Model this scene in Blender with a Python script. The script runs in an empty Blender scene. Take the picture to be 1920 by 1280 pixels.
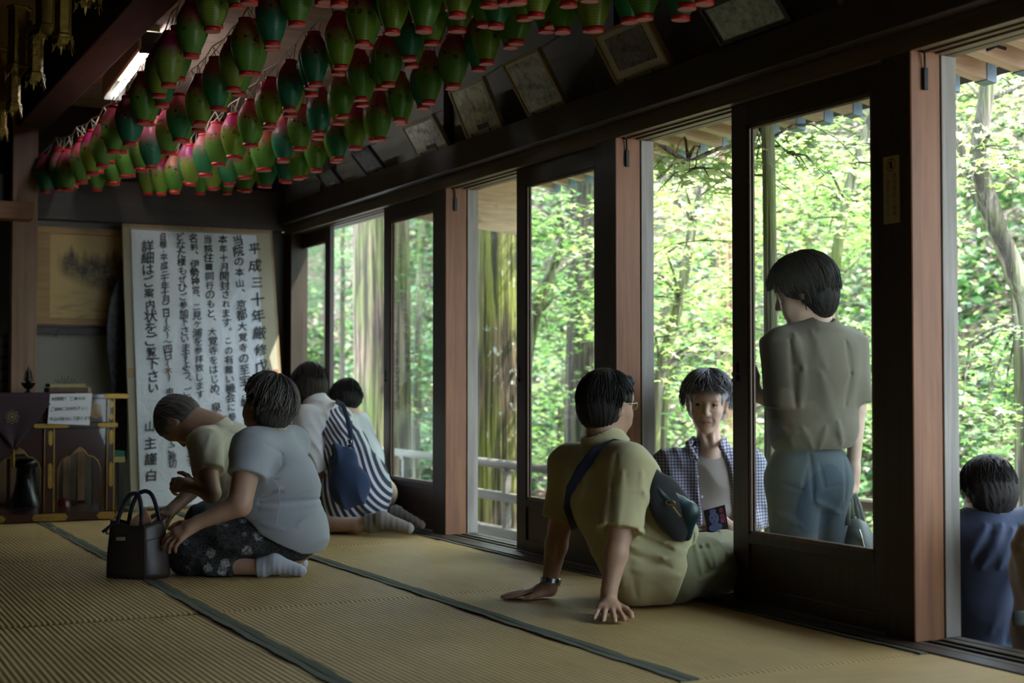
import bpy, math, random
import numpy as np
from mathutils import Vector, Matrix
random.seed(7); RNG = np.random.default_rng(7)
SC = bpy.context.scene; COL = SC.collection
R = math.radians
# ------------------------------------------------------------------ camera
YAW, PITCH, CH, FOC = R(27.1), R(1.70), 0.80, 1920*50/36
cd = bpy.data.cameras.new('camera'); cd.lens = 50; cd.sensor_width = 36
cd.dof.use_dof = True; cd.dof.focus_distance = 5.7; cd.dof.aperture_fstop = 2.5
cd.clip_start = .05; cd.clip_end = 200
CAM = bpy.data.objects.new('camera', cd); COL.objects.link(CAM)
CAM.location = (0, 0, CH); CAM.rotation_euler = (R(90)+PITCH, 0, -YAW)
SC.camera = CAM
# ------------------------------------------------------------------ world, sun, exposure
SC.view_settings.view_transform = 'Standard'; SC.view_settings.look = 'None'
SC.view_settings.gamma = 1; SC.view_settings.use_curve_mapping = False
SC.view_settings.exposure = 0.80
w = bpy.data.worlds.new('sky'); SC.world = w; w.use_nodes = True
wn = w.node_tree; bg = wn.nodes['Background']
sky = wn.nodes.new('ShaderNodeTexSky'); sky.sky_type = 'HOSEK_WILKIE'
sky.sun_direction = (0.55, -0.35, 0.80); sky.turbidity = 4; sky.ground_albedo = .3
mx = wn.nodes.new('ShaderNodeMix'); mx.data_type = 'RGBA'; mx.inputs[0].default_value = .6
wn.links.new(sky.outputs[0], mx.inputs[6]); mx.inputs[7].default_value = (.72, .87, 1, 1)
wn.links.new(mx.outputs[2], bg.inputs[0]); bg.inputs[1].default_value = 7.5
sd = bpy.data.lights.new('sun', 'SUN'); sd.energy = 10; sd.angle = R(.6); sd.color = (1, .95, .84)
SUN = bpy.data.objects.new('sun', sd); COL.objects.link(SUN)
SUN.rotation_euler = Vector((0.50, -0.42, 1.05)).to_track_quat('Z', 'Y').to_euler()
cy = SC.cycles
cy.use_denoising = True; cy.max_bounces = 8; cy.diffuse_bounces = 5; cy.glossy_bounces = 3
cy.transmission_bounces = 6; cy.transparent_max_bounces = 12; cy.sample_clamp_indirect = 6
cy.caustics_reflective = False; cy.caustics_refractive = False
cy.use_adaptive_sampling = True; cy.adaptive_threshold = .02
# ------------------------------------------------------------------ picture geometry
FWD = Vector((math.sin(YAW)*math.cos(PITCH), math.cos(YAW)*math.cos(PITCH), math.sin(PITCH)))
RGT = Vector((math.cos(YAW), -math.sin(YAW), 0)); UPV = RGT.cross(FWD); C0 = Vector((0, 0, CH))
HF = Vector((math.sin(YAW), math.cos(YAW), 0)); ZU = Vector((0, 0, 1))
def ray(px, py): return FWD + RGT*((px-960)/FOC) + UPV*((640-py)/FOC)
def P(px, py, d): return C0 + ray(px, py)*d
def PX(px, py, X): r = ray(px, py); return C0 + r*(X/r.x)
def PY(px, py, Y): r = ray(px, py); return C0 + r*(Y/r.y)
def PZ(px, py, z): r = ray(px, py); return C0 + r*((z-CH)/r.z)
# ------------------------------------------------------------------ objects
def sett(o, label=None, cat=None, group=None, kind=None):
    if label: o['label'] = label
    if cat: o['category'] = cat
    if group: o['group'] = group
    if kind: o['kind'] = kind
    return o
def thing(name, label, cat, loc=(0, 0, 0), group=None, rotz=0):
    o = bpy.data.objects.new(name, None); COL.objects.link(o)
    o.location = loc; o.rotation_euler = (0, 0, rotz); o.empty_display_size = .05
    return sett(o, label, cat, group)
class MB:
    def __init__(s): s.v = []; s.f = []
    def add(s, vs, fs):
        n = len(s.v); s.v += [tuple(q) for q in vs]; s.f += [tuple(i+n for i in f) for f in fs]; return s
    def box(s, a, b):
        x0, y0, z0 = [min(a[i], b[i]) for i in range(3)]; x1, y1, z1 = [max(a[i], b[i]) for i in range(3)]
        return s.add([(x0,y0,z0),(x1,y0,z0),(x1,y1,z0),(x0,y1,z0),(x0,y0,z1),(x1,y0,z1),(x1,y1,z1),(x0,y1,z1)],
            [(0,3,2,1),(4,5,6,7),(0,1,5,4),(1,2,6,5),(2,3,7,6),(3,0,4,7)])
    def obox(s, c, ax, h):
        c = Vector(c); A = [Vector(a).normalized()*q for a, q in zip(ax, h)]; vs = []
        for k in (-1, 1):
            for i, j in ((-1,-1),(1,-1),(1,1),(-1,1)): vs.append(c+A[0]*i+A[1]*j+A[2]*k)
        return s.add(vs, [(0,3,2,1),(4,5,6,7),(0,1,5,4),(1,2,6,5),(2,3,7,6),(3,0,4,7)])
    def quadbox(s, pts, off):       # four corners thickened by a vector
        p = [Vector(q) for q in pts]; off = Vector(off)
        return s.add(p+[q+off for q in p], [(3,2,1,0),(4,5,6,7),(0,1,5,4),(1,2,6,5),(2,3,7,6),(3,0,4,7)])
    def tube(s, pts, rad, n=8, flat=None, closed=False):
        pts = [Vector(q) for q in pts]; m = len(pts)
        rad = rad if hasattr(rad, '__len__') else [rad]*m
        vs = []; fs = []; ref = None
        for i, q in enumerate(pts):
            if closed: t = pts[(i+1) % m]-pts[i-1]
            else: t = pts[min(i+1, m-1)]-pts[max(i-1, 0)]
            if t.length < 1e-9: t = Vector((0, 0, 1))
            t.normalize()
            if ref is None:
                ref = Vector(flat) if flat is not None else (Vector((0,0,1)) if abs(t.z) < .8 else Vector((1,0,0)))
            u = (ref-t*ref.dot(t))
            if u.length < 1e-6: u = t.orthogonal()
            u.normalize(); v = t.cross(u); ref = u if flat is None else Vector(flat)
            r = rad[i]; ru, rv = (r if hasattr(r, '__len__') else (r, r))
            for k in range(n):
                a = 2*math.pi*k/n; vs.append(q+u*(math.cos(a)*ru)+v*(math.sin(a)*rv))
        L = m if closed else m-1
        for i in range(L):
            for k in range(n):
                a, b = i*n+k, i*n+(k+1) % n; c, d = ((i+1) % m)*n+(k+1) % n, ((i+1) % m)*n+k
                fs.append((a, b, c, d))
        if not closed: fs.append(tuple(reversed(range(n)))); fs.append(tuple(range((m-1)*n, m*n)))
        return s.add(vs, fs)
    def lathe(s, prof, c=(0, 0, 0), n=16, cap=True, ax=None):
        c = Vector(c); vs = []; fs = []
        M = Matrix.Identity(3) if ax is None else Vector(ax).normalized().to_track_quat('Z', 'Y').to_matrix()
        for r, z in prof:
            for k in range(n):
                a = 2*math.pi*k/n; vs.append(c+M@Vector((r*math.cos(a), r*math.sin(a), z)))
        for i in range(len(prof)-1):
            for k in range(n):
                fs.append((i*n+k, i*n+(k+1) % n, (i+1)*n+(k+1) % n, (i+1)*n+k))
        if cap: fs.append(tuple(reversed(range(n)))); fs.append(tuple(range((len(prof)-1)*n, len(prof)*n)))
        return s.add(vs, fs)
    def prism(s, poly, off):
        n = len(poly); p = [Vector(q) for q in poly]; off = Vector(off)
        fs = [tuple(reversed(range(n))), tuple(range(n, 2*n))]
        fs += [(i, (i+1) % n, n+(i+1) % n, n+i) for i in range(n)]
        return s.add(p+[q+off for q in p], fs)
    def grid(s, fn, nu, nv):
        vs = [fn(i/(nu-1), j/(nv-1)) for j in range(nv) for i in range(nu)]
        return s.add(vs, [(j*nu+i, j*nu+i+1, (j+1)*nu+i+1, (j+1)*nu+i) for j in range(nv-1) for i in range(nu-1)])
def mk(name, me, mat, parent=None, smooth=False, bevel=0, solid=0):
    if mat: me.materials.append(mat)
    if smooth: me.polygons.foreach_set('use_smooth', [True]*len(me.polygons))
    o = bpy.data.objects.new(name, me); COL.objects.link(o)
    if parent: o.parent = parent
    if solid: m = o.modifiers.new('s', 'SOLIDIFY'); m.thickness = solid; m.offset = 0
    if bevel:
        m = o.modifiers.new('b', 'BEVEL'); m.width = bevel; m.segments = 2; m.limit_method = 'ANGLE'
    return o
def wloc(parent):
    v = Vector((0, 0, 0))
    while parent: v += parent.location; parent = parent.parent
    return v
def build(name, mb, mat, parent=None, smooth=False, bevel=0, solid=0, world=True):
    off = wloc(parent) if (parent and world) else Vector((0, 0, 0))
    me = bpy.data.meshes.new(name)
    me.from_pydata([(x-off.x, y-off.y, z-off.z) for x, y, z in mb.v], [], mb.f); me.update()
    return mk(name, me, mat, parent, smooth, bevel, solid)
def single(name, mb, mat, label, cat, group=None, base=None, **k):
    vs = mb.v
    if base is None:
        base = Vector((sum(q[0] for q in vs)/len(vs), sum(q[1] for q in vs)/len(vs), min(q[2] for q in vs)))
    base = Vector(base)
    mb.v = [(x-base.x, y-base.y, z-base.z) for x, y, z in vs]
    o = build(name, mb, mat, None, world=False, **k); o.location = base
    return sett(o, label, cat, group)
def struct(name, mb, mat, **k): return sett(build(name, mb, mat, **k), kind='structure')
def copy_tree(o, parent=None):
    c = o.copy(); COL.objects.link(c); c.parent = parent
    for ch in list(o.children): copy_tree(ch, c)
    return c
def npmesh(name, V, Q, mat, parent=None, smooth=True, attrs=None, n=4):
    me = bpy.data.meshes.new(name); me.vertices.add(len(V)); me.vertices.foreach_set('co', np.asarray(V, np.float32).ravel())
    Q = np.asarray(Q, np.int32); k = len(Q)
    me.loops.add(k*n); me.loops.foreach_set('vertex_index', Q.ravel())
    me.polygons.add(k); me.polygons.foreach_set('loop_start', np.arange(0, k*n, n, dtype=np.int32))
    for an, av in (attrs or {}).items():
        av = np.asarray(av, np.float32)
        if av.ndim == 1:
            a = me.attributes.new(an, 'FLOAT', 'POINT'); a.data.foreach_set('value', av)
        else:
            a = me.attributes.new(an, 'FLOAT_COLOR', 'POINT')
            a.data.foreach_set('color', np.hstack([av, np.ones((len(av), 1), np.float32)]).ravel())
    me.update(calc_edges=True); me.validate()
    return mk(name, me, mat, parent, smooth)
# ------------------------------------------------------------------ materials
class NT:
    def __init__(s, name):
        s.m = bpy.data.materials.new(name); s.m.use_nodes = True; s.t = s.m.node_tree
        s.b = s.t.nodes['Principled BSDF']; s.out = s.t.nodes['Material Output']
    def n(s, typ, **k):
        q = s.t.nodes.new('ShaderNode'+typ)
        for a, v in k.items(): setattr(q, a, v)
        return q
    def set(s, inp, v):
        if isinstance(v, bpy.types.NodeSocket): s.t.links.new(v, inp)
        elif isinstance(v, (tuple, list)) and len(v) == 3 and inp.type == 'RGBA': inp.default_value = (*v, 1)
        else: inp.default_value = v
    def coord(s, scale=(1, 1, 1), which='Object', rot=(0, 0, 0)):
        c = s.n('TexCoord'); m = s.n('Mapping'); s.set(m.inputs[0], c.outputs[which])
        m.inputs['Scale'].default_value = scale; m.inputs['Rotation'].default_value = rot; return m.outputs[0]
    def noise(s, vec, scale=5, detail=4, rough=.5, dist=0):
        q = s.n('TexNoise'); s.set(q.inputs['Vector'], vec); q.inputs['Scale'].default_value = scale
        q.inputs['Detail'].default_value = detail; q.inputs['Roughness'].default_value = rough
        q.inputs['Distortion'].default_value = dist; return q.outputs[0]
    def vor(s, vec, scale=5, feat='F1', out=0, rnd=1):
        q = s.n('TexVoronoi', feature=feat); s.set(q.inputs['Vector'], vec); q.inputs['Scale'].default_value = scale
        q.inputs['Randomness'].default_value = rnd; return q.outputs[out]
    def math(s, op, a, b=0, c=0, clamp=False):
        q = s.n('Math', operation=op, use_clamp=clamp); s.set(q.inputs[0], a); s.set(q.inputs[1], b)
        s.set(q.inputs[2], c); return q.outputs[0]
    def ramp(s, fac, stops, interp='LINEAR'):
        q = s.n('ValToRGB'); s.set(q.inputs[0], fac); e = q.color_ramp.elements; q.color_ramp.interpolation = interp
        while len(e) < len(stops): e.new(.5)
        for el, (p, c) in zip(e, stops):
            el.position = p; el.color = (*c, 1) if len(c) == 3 else c
        return q.outputs[0]
    def mix(s, fac, a, b, typ='MIX'):
        q = s.n('Mix', data_type='RGBA', blend_type=typ); s.set(q.inputs[0], fac); s.set(q.inputs[6], a); s.set(q.inputs[7], b)
        return q.outputs[2]
    def sep(s, vec):
        q = s.n('SeparateXYZ'); s.set(q.inputs[0], vec); return q.outputs
    def attr(s, name, out='Fac'):
        q = s.n('Attribute', attribute_name=name); return q.outputs[out]
    def bump(s, h, strength=.3, dist=.01):
        q = s.n('Bump'); s.set(q.inputs['Height'], h); q.inputs['Strength'].default_value = strength
        q.inputs['Distance'].default_value = dist; s.set(s.b.inputs['Normal'], q.outputs[0]); return q
    def col(s, c): s.set(s.b.inputs['Base Color'], c); return s
    def p(s, **k):
        for a, v in k.items(): s.set(s.b.inputs[a.replace('_', ' ')], v)
        return s
def plain(name, c, rough=.6, metal=0, var=.12, scale=30, bump=.15, **k):
    t = NT(name); n = t.noise(t.coord(), scale, 4)
    t.col(t.mix(n, tuple(x*(1-var) for x in c), tuple(min(1, x*(1+var)) for x in c)))
    t.p(Roughness=rough, Metallic=metal, **k)
    if bump: t.bump(n, bump, .003)
    return t.m
def wood(name, c1, c2, ax='z', scale=6, rough=.55, bump=.25, coat=0):
    t = NT(name); s = [14, 14, 14]; s['xyz'.index(ax)] = .7
    v = t.coord(tuple(s)); n = t.noise(v, scale*.35, 6, .65, .6); n2 = t.noise(t.coord(), 1.7, 2)
    f = t.math('ADD', t.math('MULTIPLY', n, .75), t.math('MULTIPLY', n2, .25))
    t.col(t.ramp(f, [(.3, c1), (.68, c2)])); t.p(Roughness=rough, Coat_Weight=coat)
    t.bump(n, bump, .004); return t.m
M = {}
for ax in 'xyz':
    M['dark'+ax] = wood('dark_wood_'+ax, (.028, .017, .012), (.060, .038, .027), ax, rough=.5)
    M['warm'+ax] = wood('warm_wood_'+ax, (.13, .048, .018), (.29, .125, .050), ax, rough=.6)
    M['grey'+ax] = wood('weathered_wood_'+ax, (.20, .185, .16), (.40, .38, .34), ax, rough=.8, bump=.5)
    M['pale'+ax] = wood('pale_wood_'+ax, (.36, .22, .13), (.58, .40, .26), ax, rough=.7)
M['doorz'] = wood('door_wood', (.030, .016, .013), (.055, .030, .024), 'z', rough=.4)
M['plaster'] = plain('wall_plaster', (.26, .25, .21), .9, var=.25, scale=3)
M['black'] = plain('black_lacquer', (.010, .010, .012), .25, bump=0)
M['nearblack'] = plain('dark_ceiling_wood', (.018, .012, .010), .8)  # near-black wood; the unseen walls use it to keep the hall dim
M['iron'] = plain('black_iron', (.012, .012, .013), .45, .6)
M['gold'] = plain('gilt_brass', (.36, .22, .055), .38, .9, var=.4, scale=90, bump=.6)
M['steel'] = plain('polished_steel', (.6, .6, .6), .25, 1, bump=0)
def glassmat(name, tint=(1, 1, 1)):
    t = NT(name); gl = t.n('BsdfGlossy'); gl.inputs['Roughness'].default_value = .01
    tr = t.n('BsdfTransparent'); tr.inputs[0].default_value = (*tint, 1)
    lw = t.n('LayerWeight'); lw.inputs[0].default_value = .5; sm = t.n('MixShader')
    n = t.noise(t.coord((1, .6, 1)), 3, 5); f = t.math('ADD', t.math('MULTIPLY', t.math('POWER', lw.outputs['Facing'], 5), .9), .035, clamp=True)
    df = t.n('BsdfDiffuse'); df.inputs[0].default_value = (.7, .75, .7, 1); s2 = t.n('MixShader')
    t.set(s2.inputs[0], t.ramp(n, [(.45, (0, 0, 0)), (.8, (.16, .16, .16))])); t.set(s2.inputs[1], tr.outputs[0]); t.set(s2.inputs[2], df.outputs[0])
    t.set(sm.inputs[0], f); t.set(sm.inputs[1], s2.outputs[0]); t.set(sm.inputs[2], gl.outputs[0])
    t.set(t.out.inputs[0], sm.outputs[0]); return t.m
M['glass'] = glassmat('dusty_window_glass', (.93, .96, .94))
def textmesh(body, size, vertical=False):
    """flat lettering in the x-z plane, centred on the origin (x right, z up); returns verts, faces"""
    c = bpy.data.curves.new('t', 'FONT'); c.body = body; c.size = size; c.align_x = 'CENTER'; c.align_y = 'CENTER'
    c.resolution_u = 2
    o = bpy.data.objects.new('t', c); COL.objects.link(o)
    me = bpy.data.meshes.new_from_object(o.evaluated_get(bpy.context.evaluated_depsgraph_get()))
    V = [(v.co.x, v.co.y) for v in me.vertices]; F = [tuple(q.vertices) for q in me.polygons]
    bpy.data.objects.remove(o); bpy.data.curves.remove(c); bpy.data.meshes.remove(me)
    return V, F
def write(mb, text, org, ux, uz, size, pitch, nrm, jitter=.0, shear=.0, bold=0, down=True, rnd=random):
    """characters one under another (or along ux) from org; ux right, uz up"""
    org, ux, uz, nrm = map(Vector, (org, ux, uz, nrm)); k = 0
    for ch in text:
        if ch != ' ':
            V, F = textmesh(ch, size*(1+jitter*(rnd.random()-.5)*2)); a = (rnd.random()-.5)*jitter*1.6
            jx, jz = (rnd.random()-.5)*jitter*size*.5, (rnd.random()-.5)*jitter*size*.4
            cx = [q[0] for q in V]; cz = [q[1] for q in V]
            mx_, mz_ = (max(cx)+min(cx))/2, (max(cz)+min(cz))/2
            if ch in '、。': mx_, mz_ = mx_-size*.3, mz_-size*.3
            for (ex, ez) in ([(0, 0), (bold, bold*.4), (bold*.5, -bold*.6)] if bold else [(0, 0)]):
                vs = []
                for x, z in V:
                    x -= mx_; z -= mz_
                    if ch in '…' and down: x, z = z, -x
                    x, z = x*math.cos(a)-z*math.sin(a), x*math.sin(a)+z*math.cos(a)+shear*x
                    q = org + ux*(x+jx+ex) + uz*(z+jz+ez) + (uz*(-pitch*k) if down else ux*(pitch*k)) + nrm*(.0006+ex*.05)
                    vs.append(q)
                mb.add(vs, F)
        k += 1
    return mb
ORD = ['first','second','third','fourth','fifth','sixth','seventh','eighth','ninth','tenth','eleventh','twelfth','thirteenth','fourteenth','fifteenth','sixteenth','seventeenth','eighteenth','nineteenth','twentieth']
def ordn(i):
    if i < 20: return ORD[i]
    t = ['twenty', 'thirty', 'forty', 'fifty'][(i+1)//10-2]; u = (i+1) % 10
    return t+'-'+ORD[u-1] if u else {'twenty': 'twentieth', 'thirty': 'thirtieth', 'forty': 'fortieth', 'fifty': 'fiftieth'}[t]
# ================================================================== the room shell
W = 3.12
YB = 9.62
struct('floor', MB().box((-2.6, -1.6, -.40), (3.06, 10.2, -.052)), M['darky'])
struct('wall_left', MB().box((-2.7, -1.6, -.4), (-2.6, 10.2, 2.9)), M['nearblack'])
struct('wall_front', MB().box((-2.7, -1.7, -.4), (3.05, -1.6, 2.9)), M['nearblack'])
struct('trim_59', MB().box((-8, -12, -.62), (24, -1.8, -.60)), plain('pale_bounce_ground', (.42, .40, .36), .95, var=.2, scale=40))  # unseen pale ground behind the hall, added to bounce fill light
# back wall: plaster with a dark boarded strip at the right corner
struct('wall_back', MB().box((-2.7, 10.1, -.4), (3.3, 10.2, 2.9)), M['plaster'])
struct('trim_1', MB().box((-1.2, YB-.1, 1.86), (3.1, YB+.03, 2.14)), M['darkx'], bevel=.006)
struct('trim_2', MB().box((-1.2, YB-.06, 2.14), (3.1, YB+.05, 2.62)), M['nearblack'])
struct('trim_3', MB().box((2.72, YB-.02, -.05), (3.13, YB+.06, 1.86)), M['darkz'])
struct('trim_4', MB().box((1.36, YB-.02, -.05), (2.72, YB+.04, 1.86)), M['plaster'])
struct('trim_5', MB().box((1.36, YB-.045, 1.12), (2.74, YB-.02, 1.17)), M['darkx'], bevel=.004)
# post left of the painting, cross rail tied to it
p0 = PY(22, 500, 9.35); p1 = PY(70, 500, 9.35)
struct('trim_6', MB().box((p0.x, 9.35, -.05), (p1.x, 9.47, 2.62)), wood('alcove_post_wood', (.19, .10, .055), (.34, .20, .12), 'z'), bevel=.006)
a = PY(-60, 372, 9.2); b = PY(63, 412, 9.2)
struct('trim_7', MB().box((a.x, 9.2, b.z), (b.x, 9.35, a.z)), M['warmx'], bevel=.005)
# ceiling boards with dark joints, main beam along the hall
ct = NT('ceiling_boards'); cv = ct.coord(); yy = ct.sep(cv)[1]
jn = ct.math('LESS_THAN', ct.math('FRACT', ct.math('MULTIPLY', yy, 2.15)), .018)
cn = ct.noise(ct.coord((.8, 9, 1)), 5, 5)
ct.col(ct.mix(jn, ct.ramp(cn, [(.3, (.24, .17, .12)), (.7, (.38, .28, .21))]), (.01, .008, .006))).p(Roughness=.7)
struct('ceiling', MB().box((1.44, -1.7, 2.62), (3.3, 10.2, 2.68)), ct.m)
struct('trim_8', MB().box((-2.7, -1.7, 2.84), (1.44, 10.2, 2.9)), M['nearblack'])
struct('trim_9', MB().box((1.29, -1.7, 2.42), (1.47, 10.1, 2.86)), wood('ceiling_beam_wood', (.035, .022, .018), (.085, .055, .045), 'y'), bevel=.008)
for i, y in enumerate((2.6, 5.15)):
    struct('trim_%d' % (60+i), MB().box((1.47, y-.03, 2.53), (3.2, y+.03, 2.62)), M['darkx'], bevel=.004)
# wall above the lintel: plaster between short posts
struct('wall_right', MB().box((3.17, -1.7, 2.02), (3.22, 10.2, 2.70)), plain('dark_upper_plaster', (.15, .15, .12), .9, var=.3, scale=4))  # plaster toned darker than on the back wall
for i, y in enumerate((7.05, 5.30, 3.53, 1.76, 8.85)):
    struct('trim_%d' % (10+i), MB().box((3.115, y-.16, 2.04), (3.19, y, 2.63)), M['darkz'])
# face lintel (nageshi) and head track (kamoi)
struct('trim_15', MB().box((3.055, -1.7, 1.905), (3.118, YB, 2.035)), M['darky'], bevel=.004)
struct('trim_16', MB().box((3.118, -1.7, 1.905), (3.30, YB, 2.03)), M['darky'])
def track(z0, z1, up):
    m = MB()
    xs = [(3.118, 3.143), (3.178, 3.190), (3.225, 3.262), (3.272, 3.31)]
    for a_, b_ in xs: m.box((a_, -1.7, z0), (b_, YB, z1))
    g = .007
    if up: m.box((3.119, -1.7, z0), (3.309, YB, z1-g))
    else: m.box((3.119, -1.7, z0+g), (3.309, YB, z1))
    return m
struct('trim_17', track(1.84, 1.904, False), wood('head_track_wood', (.11, .07, .04), (.20, .14, .085), 'y'))
struct('trim_18', track(-.33, .004, True), wood('sill_wood', (.055, .040, .026), (.12, .09, .06), 'y'))
struct('trim_19', MB().box((3.045, -1.7, -.06), (3.117, YB, .003)), M['darky'])
# posts: daylight painted on bay sides as lighter warm wood, dark room face, weathered outer jamb
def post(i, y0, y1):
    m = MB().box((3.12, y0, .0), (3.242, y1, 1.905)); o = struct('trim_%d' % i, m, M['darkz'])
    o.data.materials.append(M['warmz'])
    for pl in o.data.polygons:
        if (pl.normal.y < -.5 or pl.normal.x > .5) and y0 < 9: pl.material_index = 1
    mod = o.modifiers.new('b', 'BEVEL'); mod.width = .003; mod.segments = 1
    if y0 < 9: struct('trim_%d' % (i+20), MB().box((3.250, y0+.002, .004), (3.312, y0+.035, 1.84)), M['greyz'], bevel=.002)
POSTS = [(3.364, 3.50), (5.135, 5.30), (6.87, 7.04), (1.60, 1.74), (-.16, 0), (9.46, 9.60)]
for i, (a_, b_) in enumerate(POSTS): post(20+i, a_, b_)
# iron stays on the post sides
for i, (y, who) in enumerate(((3.362, 'nearest'), (5.133, 'second'), (6.868, 'farthest'))):
    t = thing('iron_stay', 'black iron stay hanging at the head of the %s lit post' % {'nearest': 'right-hand', 'second': 'middle', 'farthest': 'left-hand'}[who], 'stay', (3.175, y, 1.74), 'iron stays on the window posts')
    build('hook', MB().tube([(3.150, y-.004, 1.843), (3.165, y-.012, 1.835), (3.170, y-.008, 1.80), (3.172, y-.006, 1.77)], .004, 6), M['iron'], t, smooth=True)
    build('plate', MB().obox((3.173, y-.006, 1.755), ((1,0,0),(0,1,0),(0,0,1)), (.009, .005, .035)), M['iron'], t, bevel=.003)
# doors -------------------------------------------------------------
def door(y0, y1, x, lab, pull=None, glass_z=(.252, 1.75), n=[0]):
    n[0] += 1; k = n[0]
    t = thing('door_%d' % k, lab, 'sliding door', (x, (y0+y1)/2, .004)); t['kind'] = 'structure'
    t['category'] = 'sliding door'
    st, z0, z1 = .095, .0045, 1.84; g0, g1 = glass_z; th = .03
    fr = MB()
    fr.box((x, y0, z0), (x+th, y0+st, z1)); fr.box((x, y1-st, z0), (x+th, y1, z1))
    fr.box((x, y0+st, g1), (x+th, y1-st, z1)); fr.box((x, y0+st, z0), (x+th, y1-st, .06)); fr.box((x, y0+st, g0-.035), (x+th, y1-st, g0))
    build('frame', fr, M['doorz'], t, bevel=.002)
    build('lower_panel', MB().box((x+.008, y0+st, .06), (x+th-.006, y1-st, g0-.035)), M['doorz'], t)
    bd = MB()
    for xx in (x+.004, x+.019):
        for a_, b_ in (((xx, y0+st, g0), (xx+.007, y0+st+.012, g1)), ((xx, y1-st-.012, g0), (xx+.007, y1-st, g1)), ((xx, y0+st, g1-.012), (xx+.007, y1-st, g1)), ((xx, y0+st, g0), (xx+.007, y1-st, g0+.012))):
            bd.box(a_, b_)
    build('glazing_bead', bd, wood('bead_wood_%d' % k, (.10, .05, .03), (.22, .13, .09), 'z'), t)
    build('pane', MB().box((x+.0125, y0+st-.004, g0-.004), (x+.0165, y1-st+.004, g1+.004)), M['glass'], t)
    if pull is not None:
        build('pull', MB().lathe([(.004, 0), (.012, .002), (.012, .006), (.006, .008)], (x-.001, pull, .82), 10, ax=(-1, 0, 0)), M['iron'], t, smooth=True)
        build('keyhole_plate', MB().obox((x-.001, pull, .86), ((1,0,0),(0,1,0),(0,0,1)), (.002, .006, .02)), M['iron'], t)
    return t
door(3.48, 4.345, 3.146, 'dark framed glass door right of the older woman, the standing figure behind it', 4.315)
door(5.26, 6.10, 3.146, 'dark framed glass door left of the seated man', 6.07)
door(6.99, 7.81, 3.146, 'dark framed glass door right of the kneeling striped figure', 7.78)
door(8.87, 9.72, 3.192, 'dark framed glass door in the far corner beside the notice board')
door(1.78, 2.60, 3.192, 'dark framed glass door nearest the viewer')
# no-phone sign on the right post
t = thing('sign', 'narrow yellowed no mobile phone sign on the dark post', 'sign', (3.117, 3.452, 1.31))
sp = plain('yellowed_plastic', (.42, .36, .18), .5, var=.05)
build('plate', MB().box((3.1165, 3.416, 1.308), (3.1199, 3.488, 1.522)), sp, t, bevel=.001)
red = plain('sign_red', (.22, .03, .02), .6, bump=0); blk = plain('ink_black', (.012, .012, .014), .6, bump=0)
nx = Vector((-1, 0, 0)); ux = Vector((0, -1, 0)); X_ = 3.1162
mr, mk_ = MB(), MB()
write(mr, '携帯電話', (X_, 3.436, 1.458), ux, ZU, .0185, .0205, nx); write(mk_, 'の使用', (X_, 3.436, 1.376), ux, ZU, .017, .0195, nx)
write(mr, 'ご遠慮ください', (X_, 3.466, 1.458), ux, ZU, .0175, .0200, nx)
ring = [(X_, 3.452+.020*math.cos(q), 1.493+.020*math.sin(q)) for q in np.linspace(0, 2*math.pi, 25)[:-1]]
mr.tube(ring, .0013, 4, closed=True); mr.tube([(X_, 3.466, 1.507), (X_, 3.438, 1.479)], .0013, 4)
mk_.box((X_-.001, 3.447, 1.482), (X_, 3.457, 1.503)); mk_.box((X_-.001, 3.4475, 1.503), (X_, 3.4495, 1.510))
build('red_lettering', mr, red, t); build('black_lettering', mk_, blk, t)
# ------------------------------------------------------------------ tatami
def tatami_mat(name, ax):
    t = NT(name); c = t.coord(); s = t.sep(c); u = s[0 if ax == 'y' else 1]
    sn = t.math('SINE', t.math('MULTIPLY', u, 2*math.pi/.0190))
    long_ = t.noise(t.coord((60, 1.2, 1) if ax == 'y' else (1.2, 60, 1)), 4, 4); big = t.noise(c, 1.6, 3)
    f = t.math('ADD', t.math('MULTIPLY', long_, .5), t.math('MULTIPLY', big, .5))
    base = t.ramp(f, [(.3, (.36, .235, .085)), (.7, (.59, .415, .17))])
    dk = t.math('MULTIPLY', t.math('SUBTRACT', .5, t.math('MULTIPLY', sn, .5)), .22)
    t.col(t.mix(dk, base, (.12, .085, .035))).p(Roughness=.62)
    t.b.inputs['Specular IOR Level'].default_value = .35
    fine = t.noise(t.coord((300, 40, 1)), 3, 2)
    t.bump(t.math('ADD', sn, t.math('MULTIPLY', fine, .6)), .55, .0022); return t.m
TAY, TAX = tatami_mat('tatami_ribs_long', 'y'), tatami_mat('tatami_ribs_cross', 'x')
hem = NT('mat_edging_cloth'); hn = hem.noise(hem.coord(), 160, 2)
hem.col(hem.mix(hn, (.060, .066, .042), (.115, .12, .078))).p(Roughness=.85); hem.bump(hn, .4, .001)
cols = [(-.36, .49), (.49, 1.34), (1.34, 2.19), (2.19, 3.04)]
rows = [(3.22, 4.97), (4.97, 6.72), (6.72, 8.47), (8.47, 9.5)]
wh = {(1, 0): 'in the left foreground', (1, 1): 'below the leather tote bag at the left', (1, 2): 'just in front of the altar table',
      (1, 3): 'under the altar table', (2, 0): 'in the centre foreground', (2, 1): 'under the woman in the floral skirt', (2, 2): 'between notice board and kneeling pair',
      (2, 3): 'under the foot of the notice board', (3, 0): "under the seated man's near hand", (3, 1): 'along the sill, left of the seated man',
      (3, 2): 'under the kneeling striped figure', (3, 3): 'in the far corner by the windows'}
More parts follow.
